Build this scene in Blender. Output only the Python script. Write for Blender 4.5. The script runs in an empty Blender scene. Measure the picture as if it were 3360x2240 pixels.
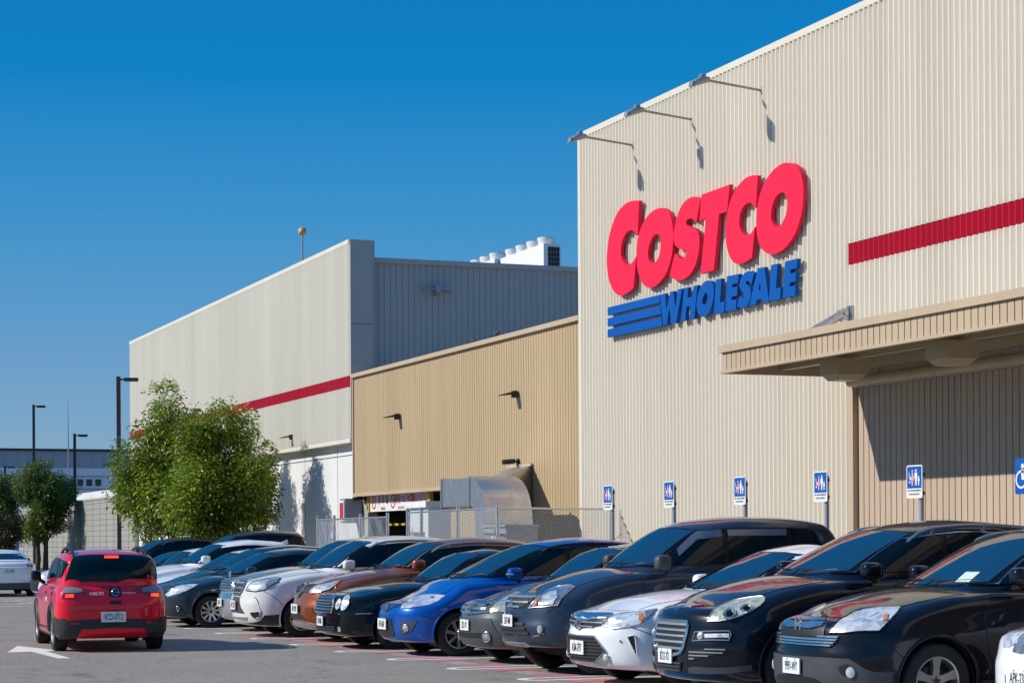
import bpy, bmesh, math, random
from mathutils import Vector, Matrix, noise
from mathutils.bvhtree import BVHTree
from mathutils.geometry import delaunay_2d_cdt
R = math.radians
rnd = random.Random(7)
sc = bpy.context.scene
col = sc.collection

# ------------------------------------------------------------------ camera
# world: +Y runs along the shop front, +X into the building, Z up, metres
cd = bpy.data.cameras.new('camera')
cam = bpy.data.objects.new('camera', cd)
col.objects.link(cam)
cd.sensor_width = 36
cd.lens = 72
cd.shift_y = 0.194
cd.clip_start, cd.clip_end = 0.3, 3000
YAW, ROLL = R(21.74), R(0.344)
cam.matrix_world = (Matrix.Translation((0, 0, 1.70)) @ Matrix.Rotation(-YAW, 4, 'Z')
                    @ Matrix.Rotation(R(90), 4, 'X') @ Matrix.Rotation(-ROLL, 4, 'Z'))
sc.camera = cam

# ------------------------------------------------------------------ light
TO_SUN = Vector((-1, 0.30, 0.695)).normalized()
w = bpy.data.worlds.new('World')
sc.world = w
w.use_nodes = True
nt = w.node_tree
bg = nt.nodes['Background']
sky = nt.nodes.new('ShaderNodeTexSky')
sky.sky_type = 'NISHITA'
sky.sun_disc = False
sky.sun_elevation = math.asin(TO_SUN.z)
sky.sun_rotation = math.atan2(TO_SUN.x, TO_SUN.y)
sky.altitude = 0
sky.air_density = 1.0
sky.dust_density = 0.1
sky.ozone_density = 2.5
# the deep polarised blue of a dry clear day, paling toward the horizon
geo = nt.nodes.new('ShaderNodeTexCoord')
sep = nt.nodes.new('ShaderNodeSeparateXYZ')
nt.links.new(geo.outputs['Generated'], sep.inputs[0])
rp = nt.nodes.new('ShaderNodeValToRGB')
SKY = [(0.0, (3.0, 4.4, 5.4)), (.045, (2.15, 3.85, 5.65)), (.107, (1.02, 3.22, 5.95)), (.158, (.40, 2.82, 5.95)), (.22, (.0, 2.18, 5.6)), (.27, (.0, 1.9, 5.3)), (.5, (.10, 1.8, 5.2)), (1.0, (.22, 1.75, 4.9))]
el = rp.color_ramp.elements
while len(el) < len(SKY): el.new(.5)
for e_, (q_, c_) in zip(el, SKY): e_.position = q_; e_.color = (*[x / 8 for x in c_], 1)
nt.links.new(sep.outputs['Z'], rp.inputs[0])
sc8 = nt.nodes.new('ShaderNodeVectorMath'); sc8.operation = 'SCALE'; sc8.inputs['Scale'].default_value = 8
nt.links.new(rp.outputs[0], sc8.inputs[0])
mxs = nt.nodes.new('ShaderNodeMixRGB'); mxs.inputs[0].default_value = .97
nt.links.new(sky.outputs['Color'], mxs.inputs[1]); nt.links.new(sc8.outputs[0], mxs.inputs[2])
nt.links.new(mxs.outputs[0], bg.inputs['Color'])
bg.inputs['Strength'].default_value = 0.10
sl = bpy.data.lights.new('sun', 'SUN')
sl.energy = 4.4
sl.angle = R(0.53)
sl.color = (1.0, 0.95, 0.87)
so = bpy.data.objects.new('sun', sl)
so.rotation_euler = TO_SUN.to_track_quat('Z', 'Y').to_euler()
so.location = (-30, 10, 30)
col.objects.link(so)
sc.view_settings.view_transform = 'Standard'
sc.view_settings.look = 'None'
sc.view_settings.exposure = 0.0
sc.view_settings.gamma = 1.0

# ------------------------------------------------------------------ materials
def nodes(name):
    m = bpy.data.materials.new(name)
    m.use_nodes = True
    t = m.node_tree
    return m, t, t.nodes['Principled BSDF']

def setp(b, **k):
    for a, v in k.items():
        b.inputs[a.replace('_', ' ')].default_value = v

def noise_tex(t, scale, detail=4, rough=.6, coord='Object', vec=None):
    n = t.nodes.new('ShaderNodeTexNoise')
    n.inputs['Scale'].default_value = scale
    n.inputs['Detail'].default_value = detail
    n.inputs['Roughness'].default_value = rough
    tc = t.nodes.new('ShaderNodeTexCoord')
    mp = t.nodes.new('ShaderNodeMapping')
    t.links.new(tc.outputs[coord], mp.inputs['Vector'])
    if vec: mp.inputs['Scale'].default_value = vec
    t.links.new(mp.outputs['Vector'], n.inputs['Vector'])
    return n

def ramp(t, src, stops):
    r = t.nodes.new('ShaderNodeValToRGB')
    e = r.color_ramp.elements
    while len(e) < len(stops): e.new(.5)
    for q, (p, c) in zip(e, stops):
        q.position = p
        q.color = (*c, 1) if len(c) == 3 else c
    t.links.new(src, r.inputs['Fac'])
    return r

def mat(name, c, rough=.6, metal=0, var=.0, scale=3, bump=0, bscale=60, vec=None, spec=None, coat=0):
    m, t, b = nodes(name)
    setp(b, Base_Color=(*c, 1), Roughness=rough, Metallic=metal)
    if spec is not None: b.inputs['Specular IOR Level'].default_value = spec
    if coat: b.inputs['Coat Weight'].default_value = coat; b.inputs['Coat Roughness'].default_value = .03
    if var:
        n = noise_tex(t, scale, vec=vec)
        lo = tuple(max(0, x * (1 - var)) for x in c); hi = tuple(min(1, x * (1 + var)) for x in c)
        r = ramp(t, n.outputs['Fac'], [(.3, lo), (.7, hi)])
        t.links.new(r.outputs['Color'], b.inputs['Base Color'])
    if bump:
        n2 = noise_tex(t, bscale, 3)
        bp = t.nodes.new('ShaderNodeBump')
        bp.inputs['Strength'].default_value = bump
        bp.inputs['Distance'].default_value = .01
        t.links.new(n2.outputs['Fac'], bp.inputs['Height'])
        t.links.new(bp.outputs['Normal'], b.inputs['Normal'])
    return m

def paint(name, c, metal=0.0, rough=.35, flake=False):
    m, t, b = nodes(name)
    setp(b, Base_Color=(*c, 1), Roughness=rough, Metallic=metal)
    b.inputs['Coat Weight'].default_value = 1.0
    b.inputs['Specular IOR Level'].default_value = .12
    b.inputs['Coat Roughness'].default_value = .025
    b.inputs['Coat IOR'].default_value = 1.5 if max(c) > .1 else 1.38
    # thin film of dust, heavier in drifting patches
    n = noise_tex(t, 5, 5)
    dusty = tuple(x * .95 + .004 for x in c)
    r = ramp(t, n.outputs['Fac'], [(.42, c), (.78, dusty)])
    t.links.new(r.outputs['Color'], b.inputs['Base Color'])
    rr = ramp(t, n.outputs['Fac'], [(.3, (.012,) * 3), (.8, (.05,) * 3)])
    t.links.new(rr.outputs['Color'], b.inputs['Coat Roughness'])
    return m

M = {}
def asphalt():
    m, t, b = nodes('asphalt')
    n1 = noise_tex(t, .35, 6, .65); n2 = noise_tex(t, 15, 3, .75); n3 = noise_tex(t, 130, 1, .5)
    r1 = ramp(t, n1.outputs['Fac'], [(.3, (.272, .234, .194)), (.7, (.325, .284, .238))])
    r2 = ramp(t, n2.outputs['Fac'], [(.25, (.5,) * 3), (.5, (1,) * 3), (.75, (1.5,) * 3)])
    r3 = ramp(t, n3.outputs['Fac'], [(.3, (.55,) * 3), (.7, (1.45,) * 3)])
    a = t.nodes.new('ShaderNodeMixRGB'); a.blend_type = 'MULTIPLY'; a.inputs[0].default_value = .8
    t.links.new(r1.outputs[0], a.inputs[1]); t.links.new(r2.outputs[0], a.inputs[2])
    a2 = t.nodes.new('ShaderNodeMixRGB'); a2.blend_type = 'MULTIPLY'; a2.inputs[0].default_value = .8
    t.links.new(a.outputs[0], a2.inputs[1]); t.links.new(r3.outputs[0], a2.inputs[2])
    n4 = noise_tex(t, .9, 5, .7, vec=(1, .35, 1)); r4 = ramp(t, n4.outputs['Fac'], [(.30, (.62,) * 3), (.42, (1,) * 3), (.72, (1,) * 3), (.8, (1.12,) * 3)])
    n5 = t.nodes.new('ShaderNodeTexVoronoi'); n5.inputs['Scale'].default_value = .42; n5.feature = 'DISTANCE_TO_EDGE'
    tc5 = t.nodes.new('ShaderNodeTexCoord'); nz5 = noise_tex(t, 1.3, 4, .7); ad5 = t.nodes.new('ShaderNodeMixRGB'); ad5.blend_type = 'ADD'; ad5.inputs[0].default_value = .9
    t.links.new(tc5.outputs['Object'], ad5.inputs[1]); t.links.new(nz5.outputs['Color'], ad5.inputs[2]); t.links.new(ad5.outputs[0], n5.inputs['Vector'])
    r5 = ramp(t, n5.outputs['Distance'], [(.002, (.55,) * 3), (.012, (1,) * 3)])
    a4 = t.nodes.new('ShaderNodeMixRGB'); a4.blend_type = 'MULTIPLY'; a4.inputs[0].default_value = 1
    a5 = t.nodes.new('ShaderNodeMixRGB'); a5.blend_type = 'MULTIPLY'; a5.inputs[0].default_value = .7
    t.links.new(a2.outputs[0], a4.inputs[1]); t.links.new(r4.outputs[0], a4.inputs[2])
    t.links.new(a4.outputs[0], a5.inputs[1]); t.links.new(r5.outputs[0], a5.inputs[2])
    t.links.new(a5.outputs[0], b.inputs['Base Color'])
    setp(b, Roughness=.9)
    bp = t.nodes.new('ShaderNodeBump'); bp.inputs['Strength'].default_value = .5; bp.inputs['Distance'].default_value = .01
    t.links.new(n3.outputs['Fac'], bp.inputs['Height']); t.links.new(bp.outputs['Normal'], b.inputs['Normal'])
    return m
M['asphalt'] = asphalt()

def worn_paint(name, c, under=(.30, .26, .215)):
    m, t, b = nodes(name)
    n = noise_tex(t, 14, 6, .75)
    r = ramp(t, n.outputs['Fac'], [(.33, under), (.43, c), (.8, tuple(x * .9 for x in c))])
    t.links.new(r.outputs[0], b.inputs['Base Color']); setp(b, Roughness=.75)
    return m
M['line'] = worn_paint('road_white', (.86, .84, .77))
M['pink'] = worn_paint('road_pink', (.66, .19, .25))
M['bluep'] = worn_paint('road_blue', (.05, .22, .50))
M['hatch'] = worn_paint('road_worn_white', (.42, .41, .38))

def wall_mat(name, c, streak=.06, sheets=1):
    m, t, b = nodes(name)
    n1 = noise_tex(t, .5, 5, .6, vec=(1, 1, .08)); n2 = noise_tex(t, 5, 4, .7, vec=(1, 1, .05))
    r1 = ramp(t, n1.outputs['Fac'], [(.3, tuple(x * (1 - streak) for x in c)), (.7, c)])
    r2 = ramp(t, n2.outputs['Fac'], [(.3, (1 - streak,) * 3), (.7, (1,) * 3)])
    a = t.nodes.new('ShaderNodeMixRGB'); a.blend_type = 'MULTIPLY'; a.inputs[0].default_value = 1
    t.links.new(r1.outputs[0], a.inputs[1]); t.links.new(r2.outputs[0], a.inputs[2])
    # each cladding sheet has its own faint tint
    tc = t.nodes.new('ShaderNodeTexCoord'); sx = t.nodes.new('ShaderNodeSeparateXYZ'); t.links.new(tc.outputs['Object'], sx.inputs[0])
    ml = t.nodes.new('ShaderNodeMath'); ml.operation = 'MULTIPLY'; ml.inputs[1].default_value = 1.079; t.links.new(sx.outputs['Y'], ml.inputs[0])
    fl = t.nodes.new('ShaderNodeMath'); fl.operation = 'FLOOR'; t.links.new(ml.outputs[0], fl.inputs[0])
    wn = t.nodes.new('ShaderNodeTexWhiteNoise'); wn.noise_dimensions = '1D'; t.links.new(fl.outputs[0], wn.inputs['W'])
    r3 = ramp(t, wn.outputs['Value'], [(0, (.945, .94, .93)), (1, (1, 1, 1))])
    a3 = t.nodes.new('ShaderNodeMixRGB'); a3.blend_type = 'MULTIPLY'; a3.inputs[0].default_value = sheets
    t.links.new(a.outputs[0], a3.inputs[1]); t.links.new(r3.outputs[0], a3.inputs[2])
    t.links.new(a3.outputs[0], b.inputs['Base Color']); setp(b, Roughness=.55)
    b.inputs['Specular IOR Level'].default_value = .18
    return m
M['cream'] = wall_mat('cream_steel', (.77, .70, .575), .05)
M['cream_far'] = wall_mat('pale_cream_steel', (.75, .71, .61))
M['cream_trim'] = wall_mat('cream_trim', (.74, .69, .58), .03)
M['tan'] = wall_mat('tan_steel', (.53, .395, .235), .08)
M['tan_low'] = wall_mat('tan_steel_low', (.55, .43, .325), .06)
M['tan_trim'] = wall_mat('tan_trim', (.54, .42, .29), .05)
M['tan_pipe'] = mat('tan_pipe', (.46, .37, .22), .45, var=.08)
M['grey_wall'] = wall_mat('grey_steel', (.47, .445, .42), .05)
M['stripe'] = wall_mat('red_steel', (.50, .004, .030), .05)
M['sign_red'] = wall_mat('sign_red', (.90, .018, .068), .07, 0)
M['sign_blue'] = wall_mat('sign_blue', (.0, .095, .40), .08, 0)
M['concrete'] = wall_mat('white_concrete', (.80, .80, .79), .09, 0)
M['block'] = wall_mat('grey_concrete', (.46, .445, .405), .2, 0)
M['joint'] = mat('joint', (.12, .12, .12), .8)
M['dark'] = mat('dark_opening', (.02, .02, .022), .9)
M['soffit'] = mat('soffit', (.40, .40, .38), .6, var=.06)
M['roof'] = mat('roof_sheet', (.35, .35, .35), .7)
M['galv'] = mat('galvanised', (.50, .52, .54), .38, .85, var=.16, scale=14)
M['galv_wire'] = mat('galvanised_wire', (.46, .48, .49), .45, .6)
M['duct'] = mat('duct_sheet', (.56, .55, .53), .36, .9, var=.12, scale=5)
M['grey_paint'] = mat('grey_paint', (.33, .35, .37), .45, .2, var=.06)
M['lamp_grey'] = mat('lamp_grey', (.25, .29, .32), .4, .3)
M['lamp_glass'] = mat('lamp_glass', (.30, .33, .36), .15, .0, spec=.8)
M['bronze'] = mat('bronze_lamp', (.035, .030, .026), .5, .2)
M['rust_arm'] = mat('weathered_arm', (.42, .33, .22), .55, .2, var=.2, scale=8)
M['white'] = mat('white_sheet', (.78, .78, .76), .45, var=.04)
M['black'] = mat('black_plastic', (.012, .012, .013), .45, var=.1)
M['satin'] = mat('satin_grey_plastic', (.055, .058, .063), .5, var=.1, scale=9)
M['charcoal'] = mat('charcoal_plastic', (.024, .025, .028), .55, var=.1, scale=9)
M['rubber'] = mat('tyre_rubber', (.017, .016, .016), .8, var=.3, scale=12, bump=.2)
M['under'] = mat('underbody', (.008, .008, .008), .9)
M['alloy'] = mat('alloy', (.62, .61, .58), .32, .85, var=.05)
M['alloy_bronze'] = mat('worn_alloy', (.50, .45, .40), .38, .8, var=.08)
M['steel_rim'] = mat('dark_rim', (.05, .05, .05), .5, .4)
M['chrome'] = mat('chrome', (.78, .77, .75), .20, 1.0)
M['silver'] = mat('silver_trim', (.46, .455, .45), .38, .7)
M['plate'] = mat('plate_white', (.78, .80, .78), .4, var=.03, scale=20)
M['plate_ink'] = mat('plate_ink', (.015, .015, .02), .5)
M['bark'] = mat('bark', (.10, .075, .055), .9, var=.3, scale=12, bump=.6, bscale=25)
M['pole'] = mat('brown_pole', (.045, .035, .035), .6, var=.15)
M['grass'] = mat('grass', (.10, .10, .035), .9, var=.35, scale=2, bump=.8, bscale=40)
M['soil'] = mat('soil', (.12, .09, .06), .95, var=.3)
M['yellow'] = mat('yellow_paint', (.62, .38, .02), .5, var=.08)
M['ink_red'] = mat('ink_red', (.55, .02, .03), .5)
M['sticker'] = mat('paper', (.62, .72, .60), .6)
M['amber_ball'] = mat('amber_ball', (.62, .36, .10), .35, var=.15, scale=6)
M['kerb'] = mat('kerb_concrete', (.42, .41, .39), .85, var=.12, bump=.2)
M['sign_face_blue'] = mat('sign_face_blue', (.0, .095, .40), .4)
M['sign_pink'] = mat('sign_pink', (.85, .32, .38), .5)
M['far_grey'] = wall_mat('far_grey_steel', (.38, .41, .45), .05)
M['far_pale'] = wall_mat('far_pale_steel', (.82, .83, .85), .05)
M['far_glass'] = mat('far_glass', (.03, .05, .055), .15)

def glass(name, c=(.006, .010, .014), spec=.9, ior=1.75):
    m, t, b = nodes(name)
    setp(b, Base_Color=(*c, 1), Roughness=.02, IOR=ior)
    b.inputs['Specular IOR Level'].default_value = spec
    return m
M['glass'] = glass('tinted_glass', (.002, .012, .017), .3, 1.45)
M['screen'] = glass('windscreen_glass', (.003, .012, .020), 1.0, 2.35)

def lens(name, tint=(.80, .84, .86), yellow=0):
    """headlamp lens: bright faceted reflector behind clear plastic"""
    m, t, b = nodes(name)
    v = t.nodes.new('ShaderNodeTexVoronoi'); v.inputs['Scale'].default_value = 16
    tc = t.nodes.new('ShaderNodeTexCoord'); t.links.new(tc.outputs['Object'], v.inputs['Vector'])
    sp = t.nodes.new('ShaderNodeSeparateXYZ'); t.links.new(v.outputs['Color'], sp.inputs[0])
    r = ramp(t, sp.outputs['X'], [(.05, tuple(x * .52 for x in tint)), (.4, tuple(x * .80 for x in tint)), (.9, tint)])
    t.links.new(r.outputs[0], b.inputs['Base Color'])
    bp = t.nodes.new('ShaderNodeBump'); bp.inputs['Strength'].default_value = .12; bp.inputs['Distance'].default_value = .02
    t.links.new(v.outputs['Distance'], bp.inputs['Height']); t.links.new(bp.outputs['Normal'], b.inputs['Normal'])
    setp(b, Roughness=.22, Metallic=.25)
    b.inputs['Coat Weight'].default_value = 1; b.inputs['Coat Roughness'].default_value = .02
    return m
M['lens'] = lens('headlamp_lens')
M['lens_dark'] = lens('smoked_lens', (.22, .26, .30))
M['lens_yellow'] = lens('aged_lens', (.66, .66, .50))
M['lamp_white'] = mat('fog_lens', (.70, .76, .76), .1, .3, coat=1)
M['clear_lens'] = mat('clear_lens', (.27, .26, .27), .15, .2, var=.3, scale=30)
M['amber'] = mat('amber_lens', (.75, .20, .02), .2, coat=1)
M['red_lens'] = mat('red_lens', (.28, .004, .009), .15, coat=1)
def glow(name, c, s):
    m, t, b = nodes(name)
    setp(b, Base_Color=(*c, 1), Roughness=.2)
    b.inputs['Emission Color'].default_value = (*c, 1)
    b.inputs['Emission Strength'].default_value = s
    return m
M['brake'] = glow('lit_brake_lamp', (1, .05, .02), 1.6)

def honeycomb(name, c=(.05, .052, .056), scale=26):
    m, t, b = nodes(name)
    tc = t.nodes.new('ShaderNodeTexCoord'); v = t.nodes.new('ShaderNodeTexVoronoi')
    v.feature = 'DISTANCE_TO_EDGE'; v.inputs['Scale'].default_value = scale; v.inputs['Randomness'].default_value = .12
    t.links.new(tc.outputs['Object'], v.inputs['Vector'])
    r = ramp(t, v.outputs['Distance'], [(.06, c), (.12, (.003,) * 3)])
    t.links.new(r.outputs[0], b.inputs['Base Color']); setp(b, Roughness=.5)
    return m
M['mesh'] = honeycomb('grille_mesh')

def leafmat(name, stops):
    m, t, b = nodes(name)
    g = t.nodes.new('ShaderNodeNewGeometry')
    r = ramp(t, g.outputs['Random Per Island'], stops)
    n = noise_tex(t, .55, 3)
    r2 = ramp(t, n.outputs['Fac'], [(.35, (.62,) * 3), (.65, (1.25,) * 3)])
    a = t.nodes.new('ShaderNodeMixRGB'); a.blend_type = 'MULTIPLY'; a.inputs[0].default_value = 1
    t.links.new(r.outputs[0], a.inputs[1]); t.links.new(r2.outputs[0], a.inputs[2])
    t.links.new(a.outputs[0], b.inputs['Base Color']); setp(b, Roughness=.38)
    b.inputs['Specular IOR Level'].default_value = .55
    tr = t.nodes.new('ShaderNodeBsdfTranslucent'); mx = t.nodes.new('ShaderNodeMixShader'); mx.inputs[0].default_value = .38
    t.links.new(a.outputs[0], tr.inputs['Color'])
    out = t.nodes['Material Output']
    t.links.new(b.outputs[0], mx.inputs[1]); t.links.new(tr.outputs[0], mx.inputs[2]); t.links.new(mx.outputs[0], out.inputs['Surface'])
    return m
M['leaf'] = leafmat('leaf_green', [(.0, (.07, .145, .016)), (.4, (.165, .27, .024)), (.75, (.34, .44, .04)), (.95, (.48, .48, .045)), (1, (.56, .40, .05))])
M['leaf_dark'] = leafmat('leaf_dark_green', [(.0, (.05, .10, .014)), (.6, (.12, .20, .026)), (1, (.24, .30, .04))])
M['leaf_brown'] = leafmat('leaf_brown_green', [(.0, (.045, .045, .012)), (.6, (.075, .070, .016)), (1, (.12, .075, .02))])

# ------------------------------------------------------------------ mesh helpers
class MB:
    """collects faces of one or more materials into a single mesh"""
    def __init__(s): s.v = []; s.f = []; s.m = []; s.mats = []
    def _mi(s, m):
        if m not in s.mats: s.mats.append(m)
        return s.mats.index(m)
    def face(s, pts, m):
        k = len(s.v); s.v += [tuple(p) for p in pts]; s.f.append(tuple(range(k, k + len(pts)))); s.m.append(s._mi(m))
    def mesh(s, vs, fs, m):
        k = len(s.v); s.v += [tuple(p) for p in vs]
        i = s._mi(m)
        for f in fs: s.f.append(tuple(a + k for a in f)); s.m.append(i)
    def box(s, a, b, m):
        (x0, y0, z0), (x1, y1, z1) = a, b
        x0, x1 = sorted((x0, x1)); y0, y1 = sorted((y0, y1)); z0, z1 = sorted((z0, z1))
        vs = [(x0, y0, z0), (x1, y0, z0), (x1, y1, z0), (x0, y1, z0), (x0, y0, z1), (x1, y0, z1), (x1, y1, z1), (x0, y1, z1)]
        s.mesh(vs, [(0, 3, 2, 1), (4, 5, 6, 7), (0, 1, 5, 4), (1, 2, 6, 5), (2, 3, 7, 6), (3, 0, 4, 7)], m)
    def obox(s, c, ax, ay, az, m):
        c = Vector(c); ax, ay, az = Vector(ax), Vector(ay), Vector(az)
        vs = [c + i * ax + j * ay + k * az for k in (-1, 1) for (i, j) in ((-1, -1), (1, -1), (1, 1), (-1, 1))]
        s.mesh(vs, [(0, 3, 2, 1), (4, 5, 6, 7), (0, 1, 5, 4), (1, 2, 6, 5), (2, 3, 7, 6), (3, 0, 4, 7)], m)
    def tube(s, pts, r, m, n=8, cap=True):
        pts = [Vector(p) for p in pts]
        rs = r if isinstance(r, (list, tuple)) else [r] * len(pts)
        k = len(s.v); i0 = s._mi(m); prev = None
        for i, p in enumerate(pts):
            d = (pts[min(i + 1, len(pts) - 1)] - pts[max(i - 1, 0)]).normalized()
            if prev is None:
                u = d.orthogonal().normalized()
            else:
                u = (prev - d * prev.dot(d)).normalized()
            prev = u; vv = d.cross(u)
            for j in range(n):
                a = 2 * math.pi * j / n
                s.v.append(tuple(p + (u * math.cos(a) + vv * math.sin(a)) * rs[i]))
        for i in range(len(pts) - 1):
            for j in range(n):
                a = k + i * n + j; b = k + i * n + (j + 1) % n
                s.f.append((a, b, b + n, a + n)); s.m.append(i0)
        if cap:
            s.f.append(tuple(k + j for j in reversed(range(n)))); s.m.append(i0)
            e = k + (len(pts) - 1) * n
            s.f.append(tuple(e + j for j in range(n))); s.m.append(i0)
    def build(s, name, parent=None, smooth=None, loc=None, **props):
        me = bpy.data.meshes.new(name)
        me.from_pydata(s.v, [], s.f)
        for m in s.mats: me.materials.append(M[m] if isinstance(m, str) else m)
        me.polygons.foreach_set('material_index', s.m)
        if smooth is not None:
            me.polygons.foreach_set('use_smooth', [True] * len(s.f))
            if smooth < 180: me.set_sharp_from_angle(angle=R(smooth))
        me.update()
        return link(name, me, parent, loc, **props)

def link(name, me, parent=None, loc=None, **props):
    o = bpy.data.objects.new(name, me)
    col.objects.link(o)
    if parent: o.parent = parent
    if loc: o.location = loc
    for a, v in props.items():
        if v is not None: o[a] = v
    return o

def thing(name, label, cat, loc=(0, 0, 0), rz=0, group=None):
    o = bpy.data.objects.new(name, None)
    col.objects.link(o)
    o.empty_display_size = .3
    o.location = loc; o.rotation_euler = (0, 0, rz)
    o['label'] = label; o['category'] = cat
    if group: o['group'] = group
    return o

def struct(mb, name, **k):
    return mb.build(name, kind='structure', **k)

def copy_thing(o, loc, label, rz=None):
    c = o.copy(); col.objects.link(c); c.location = loc; c['label'] = label
    if rz is not None: c.rotation_euler = (0, 0, rz)
    for ch in o.children:
        d = ch.copy(); col.objects.link(d); d.parent = c
        for g in ch.children:
            e = g.copy(); col.objects.link(e); e.parent = d
    return c

def prism(mb, outline, holes, m, to3, depth, side_m=None):
    """2D outline (with holes) extruded: to3(p) -> front point, depth -> vector to the back"""
    loops = [outline] + list(holes)
    pts = []; edges = []
    for l in loops:
        k = len(pts); pts += [Vector(p) for p in l]
        edges += [(k + i, k + (i + 1) % len(l)) for i in range(len(l))]
    r = delaunay_2d_cdt(pts, edges, [], 0, 1e-6)
    vs2, fs = r[0], r[2]
    def inside(p, poly):
        c = False; j = len(poly) - 1
        for i in range(len(poly)):
            a, b = poly[i], poly[j]
            if (a[1] > p[1]) != (b[1] > p[1]) and p[0] < (b[0] - a[0]) * (p[1] - a[1]) / (b[1] - a[1]) + a[0]: c = not c
            j = i
        return c
    keep = []
    for f in fs:
        c = sum((vs2[i] for i in f), Vector((0, 0))) / len(f)
        if inside(c, outline) and not any(inside(c, h) for h in holes): keep.append(f)
    d = Vector(depth)
    fr = [Vector(to3(p)) for p in vs2]
    mb.mesh(fr, keep, m)
    mb.mesh([p + d for p in fr], [tuple(reversed(f)) for f in keep], side_m or m)
    for l in loops:
        for i in range(len(l)):
            a = Vector(to3(l[i])); b = Vector(to3(l[(i + 1) % len(l)]))
            mb.face((a, a + d, b + d, b), side_m or m)

def text_mesh(name, body, m, size, parent=None, mw=None, sx=1.0, ext=.001, bold=0.0, **props):
    cu = bpy.data.curves.new(name, 'FONT')
    cu.body = body; cu.size = size; cu.align_x = 'CENTER'; cu.align_y = 'CENTER'; cu.extrude = ext
    cu.resolution_u = 3; cu.offset = bold
    o = bpy.data.objects.new(name, cu); col.objects.link(o)
    dg = bpy.context.evaluated_depsgraph_get()
    me = bpy.data.meshes.new_from_object(o.evaluated_get(dg))
    bpy.data.objects.remove(o); bpy.data.curves.remove(cu)
    for v in me.vertices: v.co.x *= sx
    me.materials.clear(); me.materials.append(M[m])
    me.name = name
    if mw is not None: me.transform(mw)
    return link(name, me, parent, **props)

FACE_NX = Matrix(((0, 0, -1, 0), (-1, 0, 0, 0), (0, 1, 0, 0), (0, 0, 0, 1)))   # text plane turned to face -X
def facing_nx(p): return Matrix.Translation(p) @ FACE_NX

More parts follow.
